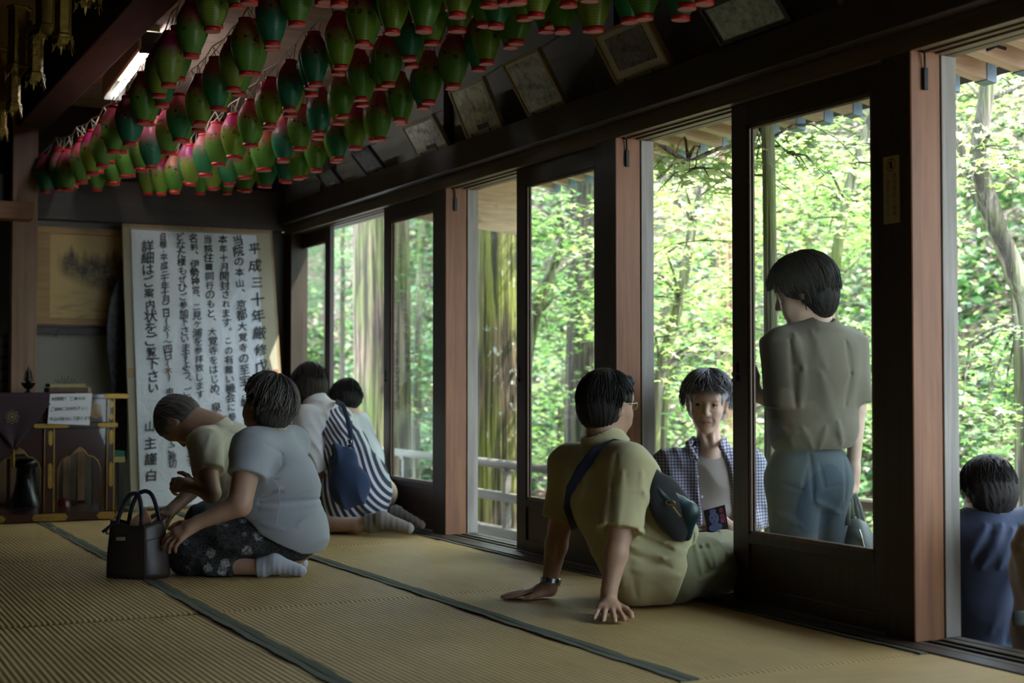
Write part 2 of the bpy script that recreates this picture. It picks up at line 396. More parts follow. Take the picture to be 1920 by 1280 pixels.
for i, (x0, x1) in enumerate(cols):
    for j, (y0, y1) in enumerate(rows):
        lab = 'straw tatami mat with green cloth edging '+wh[(i, j)] if (i, j) in wh else 'straw tatami mat at the far left, %s from the viewer' % ORD[j]
        t = thing('tatami_mat', lab, 'tatami mat', ((x0+x1)/2, (y0+y1)/2, -.05), 'tatami mats on the floor')
        dz = .0012*((i*3+j*5) % 4)
        nx_, ny_ = 30, 60
        def surf(u, v):
            x = x0+.001+(x1-x0-.002)*u; y = y0+.0015+(y1-y0-.003)*v
            e = min(u, 1-u)*(x1-x0); e2 = min(v, 1-v)*(y1-y0)
            return (x, y, -.001-dz+.0015*math.sin(y*3+x*2)-.004*max(0, 1-e2/.02)**2)
        m = MB().grid(surf, nx_, ny_)
        m.box((x0+.001, y0+.0015, -.05), (x1-.001, y1-.0015, -.010))
        build('straw_top', m, TAY, t, smooth=False)
        for s_ in (0, 1):
            e = MB(); N = 60
            pts = []
            for k in range(N+1):
                y = y0+.002+(y1-y0-.004)*k/N; wv = .0025*math.sin(y*19+i*2+s_)+.0015*math.sin(y*47)
                xi = (x0+.030+wv) if s_ == 0 else (x1-.030+wv); xo = x0+.0012 if s_ == 0 else x1-.0012
                pts.append((xi, xo, y))
            vs = []; fs = []
            for k, (xi, xo, y) in enumerate(pts):
                z = .0022-dz*.3+.0012*math.sin(y*11+i)
                vs += [(xi, y, z), (xo, y, z-.0015), (xo, y, -.02), (xi, y, -.004)]
            for k in range(N):
                for q in range(4): fs.append((k*4+q, k*4+(q+1) % 4, k*4+4+(q+1) % 4, k*4+4+q))
            fs += [(3, 2, 1, 0), (N*4, N*4+1, N*4+2, N*4+3)]
            e.add(vs, fs); build('cloth_edging', e, hem.m, t)
for j, (y1, lab) in enumerate(((3.218, 'cross-laid tatami mat at the very front edge, plain and out of focus'), (2.36, 'cross-laid tatami mat nearest the viewer'))):
    t = thing('tatami_mat', lab, 'tatami mat', (2.16, y1-.42, -.05), 'cross-laid tatami mats')
    build('straw_top', MB().box((1.29, y1-.85, -.05), (3.04, y1, -.0005)), TAX, t, bevel=.003)
t = thing('tatami_mat', 'cross-laid tatami mat at the front left', 'tatami mat', (.4, 2.8, -.05), 'cross-laid tatami mats')
build('straw_top', MB().box((-.46, 2.36, -.05), (1.285, 3.218, -.0005)), TAX, t, bevel=.003)
# ------------------------------------------------------------------ painting
def painting():
    a, b, c, d = PY(72, 422, 9.56), PY(240, 422, 9.56), PY(240, 608, 9.56), PY(72, 608, 9.56)
    x0, x1, z0, z1 = a.x-.01, b.x+.20, d.z, a.z-.005
    t = thing('framed_painting', 'ink landscape painting in a wide wooden frame behind the altar', 'painting', ((x0+x1)/2, 9.56, z0))
    fm = wood('amber_frame', (.24, .13, .045), (.40, .24, .09), 'x')
    f = MB(); bw = .085; y = 9.55
    f.box((x0, y, z0), (x1, y+.03, z0+.045)); f.box((x0, y, z1-.045), (x1, y+.03, z1)); f.box((x0, y, z0+.045), (x0+bw, y+.03, z1-.045)); f.box((x1-bw, y, z0+.045), (x1, y+.03, z1-.045))
    build('frame', f, fm, t, bevel=.003)
    k = NT('ink_painting'); c = k.coord((1, 1, 1), 'Generated'); s = k.sep(c); u, v = s[0], s[2]
    n = k.noise(k.coord((1, 1, 1)), 9, 8, .72); n2 = k.noise(k.coord((1, 1, 1)), 28, 6, .8)
    # treetops rising to the right above a slope
    hill = k.math('SUBTRACT', k.math('ADD', k.math('MULTIPLY', u, .75), .16), v)
    top = k.math('SUBTRACT', k.math('ADD', .50, k.math('MULTIPLY', k.noise(k.coord((1, 0, 0)), 14, 3), .62)), v)
    m1 = k.math('MULTIPLY', k.math('MULTIPLY', top, 9, clamp=True), k.math('MULTIPLY', k.math('SUBTRACT', v, k.math('SUBTRACT', .52, k.math('MULTIPLY', u, .45))), 8, clamp=True))
    m1 = k.math('MULTIPLY', m1, k.math('MULTIPLY', k.math('SUBTRACT', u, .06), 12, clamp=True))
    tex = k.math('MULTIPLY', k.math('SUBTRACT', k.math('ADD', k.math('MULTIPLY', n, .7), k.math('MULTIPLY', n2, .5)), .36), 3.2, clamp=True)
    st = k.math('MULTIPLY', k.math('MULTIPLY', k.math('SUBTRACT', k.noise(k.coord((1, 1, 5)), 7, 6), .5), 4, clamp=True), k.math('MULTIPLY', k.math('SUBTRACT', .42, v), 3, clamp=True))
    f_ = k.math('MAXIMUM', k.math('MULTIPLY', m1, tex), k.math('MULTIPLY', st, .7))
    k.col(k.mix(f_, (.47, .33, .12), (.045, .035, .018))).p(Roughness=.55)
    build('canvas', MB().box((x0+bw, y+.012, z0+.045), (x1-bw, y+.018, z1-.045)), k.m, t)
    h = thing('wall_hook', 'two-pronged black iron hook below the painting', 'hook', (PY(108, 625, 9.6).x, 9.59, PY(108, 640, 9.59).z))
    q = PY(118, 614, 9.59)
    build('prongs', MB().tube([q+Vector((-.045, -.01, -.06)), q+Vector((-.042, -.012, -.025)), q+Vector((0, -.012, 0)), q+Vector((.04, -.012, -.02)), q+Vector((.045, -.01, -.05))], .004, 6), M['iron'], h, smooth=True)
painting()
# lattice strip and dark hanging at the far left
a = PY(3, 628, 9.5); b = PY(18, 735, 9.5)
t = thing('lattice_screen', 'narrow white paper lattice at the far left behind the altar', 'screen', ((a.x+b.x)/2, 9.52, b.z))
build('paper', MB().box((a.x, 9.52, b.z), (b.x, 9.525, a.z)), plain('lattice_paper', (.45, .44, .38), .8), t)
lm = MB()
for k in range(6): z = b.z+(a.z-b.z)*k/5; lm.box((a.x-.005, 9.505, z-.006), (b.x+.005, 9.52, z+.006))
lm.box((a.x-.012, 9.505, b.z-.01), (a.x, 9.52, a.z+.01)); lm.box((b.x, 9.505, b.z-.01), (b.x+.012, 9.52, a.z+.01))
build('lattice', lm, M['darkz'], t)
# ------------------------------------------------------------------ framed pictures leaning out above the lintel
def frame_pic(BL, BR, TL, X0, lab, fcol, style, seed):
    a, b = PX(*BL, X0), PX(*BR, X0); a.z = b.z = 2.04
    # top corner: same Y as the bottom-left corner
    r = ray(*TL); s = a.y/r.y; tl = C0+r*s; up = Vector((tl.x-a.x, 0, tl.z-a.z))
    h = Vector((b.x-a.x, b.y-a.y, 0)); wv = h.length; hu = h.normalized(); uu = up.normalized(); L = up.length
    nr = hu.cross(uu); nr = nr if nr.x < 0 else -nr
    t = thing('framed_picture', lab, 'picture', (a+b)/2, 'framed pictures leaning out above the lintel')
    fm = plain('picture_frame_%d' % seed, fcol, .4, .3 if fcol[0] > .1 else 0, bump=0)
    bw = .014; f = MB(); mid = lambda u, v: a+hu*(u*wv)+uu*(v*L)
    for (u0, v0, u1, v1) in ((0, 0, 1, bw/L), (0, 1-bw/L, 1, 1), (0, bw/L, bw/wv, 1-bw/L), (1-bw/wv, bw/L, 1, 1-bw/L)):
        f.quadbox([mid(u0, v0), mid(u1, v0), mid(u1, v1), mid(u0, v1)], nr*-.022)
    build('frame', f, fm, t)
    back = -nr*.008
    def plate(nm, u0, v0, u1, v1, m, o=0.0):
        p = MB().quadbox([mid(u0, v0)+back+nr*o, mid(u1, v0)+back+nr*o, mid(u1, v1)+back+nr*o, mid(u0, v1)+back+nr*o], -nr*.002)
        return build(nm, p, m, t)
    plate('mount', bw/wv, bw/L, 1-bw/wv, 1-bw/L, plain('mount_%d' % seed, tuple(min(.8, q*1.4) for q in style[0]), .6, bump=0))
    k = NT('picture_%d' % seed); c = k.coord((1, 1, 1)); n = k.noise(c, 22, 8, .75); n2 = k.noise(k.coord((1, 1, 2)), 6, 4)
    f_ = k.math('ADD', k.math('MULTIPLY', n, .75), k.math('MULTIPLY', n2, .35))
    k.col(k.ramp(f_, [(.42, style[1]), (.60, tuple(min(.85, q*1.6) for q in style[2]))])).p(Roughness=.5); k.p(Coat_Weight=.35, Coat_Roughness=.05)
    m0 = style[3]
    plate('print', bw/wv+m0, bw/L+m0*1.3, 1-bw/wv-m0, 1-bw/L-m0*.8, k.m, .0025)
    if style[4]: plate('caption_card', .38, bw/L+.03, .68, bw/L+.13, plain('card_%d' % seed, style[4], .6, bump=0), .005)
    for u in (.25, .75):
        q = mid(u, 0); build('bracket', MB().tube([q-nr*.03, q+uu*-.012-nr*.01, q+nr*.012, q+nr*.014+uu*.018], .0035, 5), M['iron'], t)
    wr = MB(); q0 = mid(.2, .93)-nr*.02; q1 = mid(.8, .93)-nr*.02; top = Vector((3.165, (q0.y+q1.y)/2, a.z+L*1.35))
    wr.tube([q0, top], .0012, 4); wr.tube([q1, top], .0012, 4); build('hanging_wire', wr, M['iron'], t)
gold_, pale_, blk_ = (.30, .20, .06), (.34, .30, .20), (.02, .018, .016)
frame_pic((612, 357), (641, 347), (590, 326), 3.07, 'dark framed picture with a white caption strip, smallest and farthest in its row', blk_, ((.03,.03,.028), (.03,.03,.028), (.07,.065,.055), .02, (.35,.34,.30)), 1)
frame_pic((686, 332), (720, 320), (655, 288), 3.07, 'black framed brown picture with a white caption strip, second from the far end', blk_, ((.03,.03,.03), (.05,.04,.04), (.10,.08,.075), .02, (.35,.34,.32)), 2)
frame_pic((781, 297), (840, 278), (751, 238), 3.07, 'pale framed ink drawing with three dark strokes and a card, beside the lowest lanterns', pale_, ((.45,.44,.38), (.08,.08,.08), (.52,.52,.47), .07, (.07,.065,.055)), 3)
frame_pic((875, 263), (941, 240), (839, 172), 3.07, 'cream framed faded plant drawing with a grey caption card', pale_, ((.42,.40,.30), (.13,.13,.10), (.40,.39,.30), .06, (.06,.055,.05)), 4)
frame_pic((990, 223), (1060, 197), (939, 121), 3.07, 'gilt framed grey mountain drawing with a bright top edge', gold_, ((.50,.50,.46), (.04,.04,.045), (.42,.43,.42), .05, None), 5)
frame_pic((1155, 156), (1257, 118), (1108, 68), 3.07, 'gilt framed dark photograph of trees with a wide cream mount', gold_, ((.36,.33,.25), (.015,.013,.02), (.13,.10,.09), .12, None), 6)
frame_pic((1352, 83), (1486, 37), (1308, 16), 3.07, 'black framed picture of a pale garment on grey ground', blk_, ((.10,.10,.10), (.16,.18,.18), (.34,.38,.38), .04, None), 7)
frame_pic((1574, 17), (1650, -12), (1560, -20), 3.07, 'gilt framed picture cut off by the top edge above the right door', gold_, ((.36,.33,.25), (.1,.08,.07), (.2,.17,.15), .1, None), 8)
# ================================================================== outside: veranda, railing, eaves
struct('trim_40', MB().box((3.31, -1.7, -.36), (4.46, 11.2, -.32)), M['greyy'])
struct('trim_41', MB().box((4.40, -1.7, -.60), (4.46, 11.2, -.36)), M['greyy'])
for k, y in enumerate((8.5, 6.75, 5.0, 3.25, 1.5, 10.25)):
    struct('trim_%d' % (42+k), MB().box((4.28, y-.06, -1.6), (4.40, y+.06, -.36)), M['greyz'])
RLM = wood('railing_wood', (.085, .078, .062), (.18, .165, .135), 'y', rough=.85)
rl = thing('railing', 'weathered wooden veranda railing outside the windows', 'railing', (4.32, 5, -.32))
m = MB(); pts = [(4.32, y, .258+.001*math.sin(y*3)) for y in np.linspace(-1.6, 11.1, 40)]
build('handrail', MB().tube(pts, (.030), 10), RLM, rl, smooth=True)
build('middle_rail', MB().box((4.295, -1.6, .01), (4.345, 11.1, .07)), RLM, rl, bevel=.004)
build('bottom_rail', MB().box((4.28, -1.6, -.29), (4.36, 11.1, -.165)), RLM, rl, bevel=.005)
for y in (8.52, 6.77, 5.02, 3.27, 1.52, 10.27):
    build('post', MB().box((4.297, y-.024, -.32), (4.343, y+.024, .235)).box((4.285, y-.035, .215), (4.355, y+.035, .235)), RLM, rl, bevel=.003)
SL = .17
def zr(x): return 2.168-(x-4.6)*SL
cap = plain('blue_grey_metal_cap', (.16, .21, .25), .45, .5, var=.3, scale=20)
rf_w = wood('rafter_wood', (.40, .26, .17), (.62, .44, .31), 'x')
proto = None; ys = [1.28+.2130*k for k in range(34)]
for k, y in enumerate(ys):
    if proto is None:
        t = thing('eave_rafter', '', 'rafter', (3.25, y, zr(3.25)-.075), 'eave rafters')
        q = lambda x, z0, z1: ((x, y-.033, z0), (x, y+.033, z0), (x, y+.033, z1), (x, y-.033, z1))
        a, b = 3.23, 4.56
        build('beam', MB().add(list(q(a, zr(a)-.08, zr(a)))+list(q(b, zr(b)-.08, zr(b))), [(0,1,2,3),(7,6,5,4),(0,4,5,1),(1,5,6,2),(2,6,7,3),(3,7,4,0)]), rf_w, t, bevel=.002)
        a, b = 4.545, 4.60; e = .004
        q = lambda x, z0, z1: ((x, y-.033-e, z0-e), (x, y+.033+e, z0-e), (x, y+.033+e, z1+e), (x, y-.033-e, z1+e))
        build('metal_cap', MB().add(list(q(a, zr(a)-.08, zr(a)))+list(q(b, zr(b)-.08, zr(b))), [(0,1,2,3),(7,6,5,4),(0,4,5,1),(1,5,6,2),(2,6,7,3),(3,7,4,0)]), cap, t)
        proto = t
    else:
        t = copy_tree(proto); t.location.y = y
    t['label'] = 'metal-capped eave rafter, %s of its row counted from the right' % ordn(k)
a, b = 3.20, 4.66
struct('trim_50', MB().prism([(a, -1.7, zr(a)+.012), (b, -1.7, zr(b)+.012), (b, -1.7, zr(b)+.035), (a, -1.7, zr(a)+.035)], (0, 10.15, 0)), M['palex'])
struct('trim_51', MB().box((3.2, -1.7, 2.03), (3.30, 8.42, 2.33)), M['darky'])
struct('trim_53', MB().prism([(2.9, -1.7, zr(2.9)+.3), (4.80, -1.7, zr(4.80)+.04), (4.80, -1.7, zr(4.80)+.07), (2.9, -1.7, zr(2.9)+.5)], (0, 10.18, 0)), M['nearblack'])
struct('trim_54', MB().box((-2.9, -1.9, 2.9), (3.3, 10.4, 3.1)), M['nearblack'])
bb = wood('barge_wood', (.50, .38, .24), (.70, .56, .38), 'x')
bt = NT('stained_barge_board'); bn = bt.noise(bt.coord(), 9, 5)
bt.col(bt.mix(bt.math('MULTIPLY', bt.math('SUBTRACT', bn, .62), 4, clamp=True), bt.ramp(bt.noise(bt.coord((1, 1, 9)), 6, 5), [(.3, (.42, .30, .19)), (.7, (.60, .46, .30))]), (.16, .17, .07))).p(Roughness=.8)
struct('trim_52', MB().add([(3.31, 8.43, 1.90), (4.36, 8.43, 1.80), (4.36, 8.43, 2.17), (3.31, 8.43, 2.38), (3.31, 8.48, 1.90), (4.36, 8.48, 1.80), (4.36, 8.48, 2.17), (3.31, 8.48, 2.38)], [(0,1,2,3),(7,6,5,4),(0,4,5,1),(1,5,6,2),(2,6,7,3),(3,7,4,0)]), bt.m)
t = thing('iron_hook', 'rusty iron hook hanging from the eave at the upper right', 'hook', (3.93, 3.62, 2.2))
q = P(1868, 92, 5.3)
t.location = q
build('stem', MB().tube([Vector((q.x, q.y, zr(q.x)-.06)), q+Vector((0, 0, .03)), q+Vector((.01, .01, .01))], .004, 6), M['iron'], t)
build('bracket', MB().tube([q+Vector((-.02, .03, .0)), q+Vector((0, 0, .012)), q+Vector((.03, -.02, 0))], .007, 6), M['iron'], t)
# ================================================================== hillside and trees
def hz(x, y):
    s = np.maximum(0, (x-6.6)*.80)+np.maximum(0, (y-11)*.30)*(x > 4)
    z = -1.35+np.minimum(s, 6.2+.22*(s-6.2)*(s > 6.2))
    return z+.16*np.sin(x*1.3+y*.7)+.12*np.sin(y*1.9-x*.6)+.05*np.sin(x*5.1)*np.sin(y*4.3)
xs = np.linspace(4.5, 24, 90); ys_ = np.linspace(-3, 44, 150); XX, YY = np.meshgrid(xs, ys_)
ZZ = hz(XX, YY)+RNG.normal(0, .02, XX.shape)
V = np.stack([XX.ravel(), YY.ravel(), ZZ.ravel()], 1); nu = len(xs)
I, J = np.meshgrid(np.arange(nu-1), np.arange(len(ys_)-1)); i0 = (J*nu+I).ravel()
Q = np.stack([i0, i0+1, i0+nu+1, i0+nu], 1)
g = NT('forest_floor'); gc = g.coord(); n1 = g.noise(gc, 1.1, 6, .6); n2 = g.noise(gc, 14, 6, .75)
g.col(g.mix(g.math('MULTIPLY', g.math('SUBTRACT', n1, .45), 6, clamp=True), g.ramp(n2, [(.35, (.035, .026, .02)), (.6, (.17, .12, .095)), (.8, (.40, .31, .27))]), g.ramp(n2, [(.4, (.02, .035, .014)), (.7, (.10, .17, .06))]))).p(Roughness=.9)
g.bump(n2, .8, .05)
o = npmesh('hillside', V, Q, g.m); sett(o, 'steep leaf-strewn hillside rising beyond the veranda', 'hillside', kind='structure')
def leafmat(name, cols_, tr=.5, emis=0, rough=.45):
    t = NT(name); ge = t.n('NewGeometry'); rp = t.ramp(ge.outputs['Random Per Island'], cols_)
    df = t.n('BsdfDiffuse'); t.set(df.inputs[0], rp); tl = t.n('BsdfTranslucent'); t.set(tl.inputs[0], t.mix(1, rp, (1.0, 1.0, .62), 'MULTIPLY'))
    gl = t.n('BsdfGlossy'); gl.inputs['Roughness'].default_value = rough; gl.inputs[0].default_value = (.9, 1, .9, 1)
    a = t.n('MixShader'); a.inputs[0].default_value = tr; t.set(a.inputs[1], df.outputs[0]); t.set(a.inputs[2], tl.outputs[0])
    b = t.n('MixShader'); b.inputs[0].default_value = .06; t.set(b.inputs[1], a.outputs[0]); t.set(b.inputs[2], gl.outputs[0])
    t.set(t.out.inputs[0], b.outputs[0]); return t.m
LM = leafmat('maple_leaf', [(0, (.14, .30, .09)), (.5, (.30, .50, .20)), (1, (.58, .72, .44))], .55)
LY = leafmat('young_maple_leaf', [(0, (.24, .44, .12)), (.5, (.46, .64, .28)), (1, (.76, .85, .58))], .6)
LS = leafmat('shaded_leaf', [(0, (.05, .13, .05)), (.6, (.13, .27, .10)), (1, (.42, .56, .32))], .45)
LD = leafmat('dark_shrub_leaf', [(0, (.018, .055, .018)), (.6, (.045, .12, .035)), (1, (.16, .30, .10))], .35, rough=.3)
LB = leafmat('dry_leaf', [(0, (.16, .10, .07)), (.5, (.42, .31, .26)), (1, (.75, .62, .56))], .15)
def leaves(cent, size, star=True, tilt=.5):
    """cent (n,3): one flat leaf at each point"""
    n = len(cent); a = RNG.uniform(0, 2*np.pi, n)
    nz = RNG.normal(0, tilt, (n, 3)); nz[:, 2] = 1; nz /= np.linalg.norm(nz, axis=1)[:, None]
    u = np.stack([np.cos(a), np.sin(a), np.zeros(n)], 1); u -= nz*(u*nz).sum(1)[:, None]; u /= np.linalg.norm(u, axis=1)[:, None]
    v = np.cross(nz, u); s = size*RNG.uniform(.65, 1.3, n)[:, None]
    if star:
        tips = [(1.0, 0), (.8, 1.05), (.8, -1.05), (.5, 2.1), (.5, -2.1)]; order = [3, 1, 0, 2, 4]
        ang = [2.1, 1.05, 0, -1.05, -2.1]; rad = [.55, .82, 1, .82, .55]; pts = [(0, 0)]
        for k in range(5):
            if k: am = (ang[k]+ang[k-1])/2; pts.append((.30*math.cos(am), .30*math.sin(am)))
            else: pts.append((.22*math.cos(2.7), .22*math.sin(2.7)))
            pts.append((rad[k]*math.cos(ang[k]), rad[k]*math.sin(ang[k])))
        pts.append((.22*math.cos(-2.7), .22*math.sin(-2.7)))
        q = [(0, 1+2*k, 2+2*k, 3+2*k) for k in range(5)]
    else:
        pts = [(-.9, 0), (0, .42), (1, 0), (0, -.42)]; q = [(0, 3, 2, 1)]
    pts = np.array(pts); m = len(pts)
    V = cent[:, None, :]+s[:, None]*(pts[None, :, 0, None]*u[:, None, :]+pts[None, :, 1, None]*v[:, None, :])
    V[:, 1:, 2] -= (np.abs(pts[None, 1:, 0])*.12*s)
    Q = (np.arange(n)*m)[:, None, None]+np.array(q)[None]
    return V.reshape(-1, 3), Q.reshape(-1, 4)
bark = {}
def barkmat(name, c1, c2, moss=.0, mossc=(.22, .30, .05), lichen=0, vs=1.0):
    t = NT(name); v = t.coord((17*vs, 17*vs, .7*vs)); n = t.noise(v, 1.5, 5, .7, .35); ms = t.noise(t.coord((1, 1, .5)), 2.3, 5)
    c = t.ramp(n, [(.43, c1), (.55, c2)])
    if moss: c = t.mix(t.math('MULTIPLY', t.math('SUBTRACT', ms, .62-moss*.4), 5, clamp=True), c, t.mix(n, tuple(x*.5 for x in mossc), mossc))
    if lichen:
        l = t.noise(t.coord((8, 8, 5)), 2.6, 5); l2 = t.noise(t.coord(), .9, 1)
        c = t.mix(t.math('MULTIPLY', t.math('MULTIPLY', t.math('SUBTRACT', l, .62), 16, clamp=True), t.math('MULTIPLY', t.math('SUBTRACT', l2, .44), 8, clamp=True)), c, (.60, .68, .58))
    gr = t.noise(t.coord((30*vs, 30*vs, 1.0*vs)), 1.1, 3, .5, .8)
    c = t.mix(t.ramp(gr, [(.40, (.85, .85, .85)), (.50, (0, 0, 0))]), c, tuple(x*.35 for x in c1))
    t.col(c).p(Roughness=.9); t.bump(t.math('ADD', n, gr), 1.0, .05); return t.m
def trunkmb(pts, r0, r1, n=20, flute=.0, seed=0):
    m = MB(); pts = [Vector(q) for q in pts]; K = 26; vs = []; fs = []
    L = len(pts)-1
    for i in range(K+1):
        u = i/K*L; k = min(int(u), L-1); f = u-k
        p_1, p0_, p1_, p2_ = pts[max(k-1, 0)], pts[k], pts[k+1], pts[min(k+2, L)]
        q = .5*((2*p0_)+(p1_-p_1)*f+(2*p_1-5*p0_+4*p1_-p2_)*f*f+(3*p0_-3*p1_+p2_-p_1)*f**3)
        r = r0+(r1-r0)*i/K+r0*.35*max(0, 1-i/K*7)**2
        for j in range(n):
            a = 2*math.pi*j/n; rr = r*(1+flute*math.sin(a*5+seed+i*.05)+flute*.6*math.sin(a*11+seed*2)+.02*math.sin(i*.9+j))
            vs.append(q+Vector((math.cos(a)*rr, math.sin(a)*rr, 0)))
    for i in range(K):
        for j in range(n): fs.append((i*n+j, i*n+(j+1) % n, (i+1)*n+(j+1) % n, (i+1)*n+j))
    return m.add(vs, fs)
def conifer(px, wpx, d, lab, mat, lean=(0, 0), top=7.5, flute=.04, seed=1):
    c = P(px, 719, d); r = wpx/2*d/FOC; z0 = float(hz(c.x, c.y))-.3
    pts = [(c.x+lean[0]*(z-.8), c.y+lean[1]*(z-.8), z) for z in np.linspace(z0, top, 6)]
    t = thing('cedar_tree', lab, 'tree', pts[0])
    build('trunk', trunkmb(pts, r*1.05, r*.86, 28, flute, seed), mat, t, smooth=True)
    # unseen crown above the view, spread wide to dapple shade on the slope
    cn = np.array([(c.x+RNG.normal(0, 1.3), c.y+RNG.normal(0, 1.3), top+RNG.uniform(-.6, 1.6)) for _ in range(1500)])
    V, Q = leaves(cn, .14, False, .8); V -= np.array(pts[0]); npmesh('crown', V, Q, LD, t, False)
    return t
b_moss = barkmat('mossy_cedar_bark', (.035, .024, .014), (.24, .17, .10), .55, (.27, .30, .05), 1, .85)
b_pale = barkmat('pale_cedar_bark', (.075, .050, .032), (.30, .21, .14), .50, (.19, .23, .06), 0, .8)
b_dark = barkmat('dark_ivy_bark', (.035, .026, .02), (.15, .11, .085), .3, (.10, .12, .05))
b_tan = barkmat('pale_bark', (.17, .12, .08), (.44, .35, .26), .0)
b_red = barkmat('reddish_bark', (.20, .11, .06), (.50, .31, .19), .2)
b_maple = barkmat('mossy_maple_bark', (.12, .10, .075), (.34, .30, .24), .45, (.20, .25, .05), 0, .5)
conifer(936, 106, 10.6, 'broad mossy cedar trunk with white lichen behind the railing', b_moss, seed=3, flute=.05)
conifer(717, 106, 12.5, 'pale ribbed cedar trunk seen past the kneeling striped figure', b_pale, lean=(-.01, 0), seed=5)
conifer(1087, 54, 12.0, 'dark ivy-covered trunk seen through the glass behind the seated man', b_dark, lean=(.02, -.01), seed=7)
conifer(560, 24, 15.0, 'thin yellowish trunk seen through the far corner glass', b_pale, seed=8)
conifer(1362, 34, 13.5, 'slim reddish trunk above the older woman', b_red, lean=(-.004, 0), seed=9)
conifer(1436, 30, 14.5, 'slim pale trunk seen through the glass left of the standing figure', b_tan, seed=11)
conifer(596+20, 20, 19, 'very thin far trunk at the left edge of the leftmost opening', b_dark, seed=12)
def maple(px, d, lab, trunk_px, r, spr, mat=LM, bm=b_maple, seed=0, size=.052, nl=165, zr_=(.2, 3.6), fk=None):
    """trunk through picture points at depth d; sprays = list of (px, py, depth, radius)"""
    rg = random.Random(seed)
    pts = [P(a, b, d) for a, b in trunk_px]; z0 = hz(pts[-1].x, pts[-1].y)
    base = Vector((pts[-1].x, pts[-1].y, float(z0)-.2)); pts = pts+[base] if pts[-1].z > base.z+.2 else pts
    pts = pts[::-1]
    t = thing('maple_tree', lab, 'tree', base)
    build('trunk', trunkmb(pts, r, r*.55, 12, .05, seed), bm, t, smooth=True)
    br = MB(); C_ = []
    for (a, b, dd, rad) in spr:
        c = P(a, b, dd); j = min(pts, key=lambda q: (q-c).length+abs(q.z-c.z+.3)*.5)
        mid = (j+c)/2+Vector((rg.uniform(-.15, .15), rg.uniform(-.15, .15), .12))
        br.tube([j, j.lerp(mid, .55)+Vector((0, 0, .03)), mid, mid.lerp(c, .5)+Vector((0, 0, .03)), c], [r*.26, r*.2, r*.15, r*.1, .004], 5)
        k = int(nl*(rad/.5)**1.4); th = RNG.uniform(0, 2*np.pi, k); rr = rad*np.sqrt(RNG.uniform(0, 1, k))
        lay = RNG.integers(0, 3, k)*.10-.1
        z = c.z+lay*rad*2+RNG.normal(0, .025, k)-.25*(rr/rad)**2*rad
        C_.append(np.stack([c.x+np.cos(th)*rr, c.y+np.sin(th)*rr, z], 1))
        for q in range(4):
            an = rg.uniform(0, 6.28); e = c+Vector((math.cos(an)*rad*.8, math.sin(an)*rad*.8, -.1)); br.tube([c, (c+e)/2+Vector((0, 0, .04)), e], [.006, .004, .002], 4)
    build('branches', br, bm, t, smooth=True)
    V, Q = leaves(np.concatenate(C_), size, True, .35); V -= np.array(base)
    npmesh('foliage', V, Q, mat, t, False); return t
def sprays(x0, x1, y0, y1, n, d0, d1, seed, r0=.35, r1=.65):
    rg = random.Random(seed); return [(rg.uniform(x0, x1), y0+(y1-y0)*(k+rg.random())/n, rg.uniform(d0, d1), rg.uniform(r0, r1)) for k in range(n)]
maple(1860, 8.2, 'mossy forked maple with a curving trunk at the far right', [(1858, 100), (1848, 190), (1836, 300), (1868, 420), (1905, 520), (1940, 680)], .075, sprays(1790, 2010, 130, 330, 9, 7.8, 9.5, 1, .3, .5), LY, seed=1, size=.045)
maple(1830, 8.8, 'leaning maple stem crossing below the forked maple', [(1790, 235), (1815, 330), (1850, 400), (1885, 480), (1915, 610)], .055, sprays(1740, 2010, 560, 860, 10, 8.0, 10, 2, .35, .6), LM, seed=2)
maple(1560, 9.0, 'bright maple spreading layered sprays above the standing figure', [(1655, 160), (1620, 260), (1585, 380), (1560, 560), (1570, 760)], .045, sprays(1400, 1720, 250, 470, 16, 8.0, 11.5, 3, .35, .65), LY, seed=3)
maple(1500, 10.5, 'maple of mid green layers behind the standing figure', [(1490, 300), (1510, 450), (1530, 640), (1500, 820)], .05, sprays(1400, 1700, 480, 960, 16, 9.5, 12.5, 4, .4, .7), LM, seed=4)
maple(1290, 9.6, 'bright maple left of the older woman with lit sprays', [(1330, 300), (1300, 420), (1275, 560), (1240, 700), (1225, 860)], .05, sprays(1190, 1390, 320, 660, 16, 8.6, 12, 5, .35, .6), LY, seed=5)
maple(1250, 11.0, 'low maple behind the older woman', [(1260, 560), (1250, 700), (1240, 860)], .05, sprays(1190, 1400, 660, 940, 10, 10, 13, 6, .4, .65), LM, seed=6)
maple(1040, 11.2, 'maple with a rising side branch behind the mossy cedar', [(1060, 440), (1030, 520), (1000, 600), (980, 760)], .07, sprays(985, 1160, 350, 640, 12, 10.5, 13.5, 7, .35, .6), LM, seed=7)
maple(1050, 13.5, 'distant low maple seen between the two middle trunks', [(1070, 640), (1055, 760), (1050, 860)], .05, sprays(985, 1160, 620, 900, 9, 12.5, 15, 8, .4, .7), LY, seed=8)
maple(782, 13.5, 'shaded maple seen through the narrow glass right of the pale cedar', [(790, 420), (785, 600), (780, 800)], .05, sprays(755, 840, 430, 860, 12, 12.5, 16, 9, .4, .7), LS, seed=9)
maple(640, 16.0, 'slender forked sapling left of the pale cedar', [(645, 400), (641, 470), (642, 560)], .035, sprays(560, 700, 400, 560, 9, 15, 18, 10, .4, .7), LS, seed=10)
maple(1330, 6.9, 'overhanging maple bough just under the eave', [(1240, 272), (1290, 300), (1340, 282), (1400, 268), (1440, 262)], .035, sprays(1230, 1620, 262, 330, 8, 6.9, 8.2, 11, .22, .36), LY, seed=11)
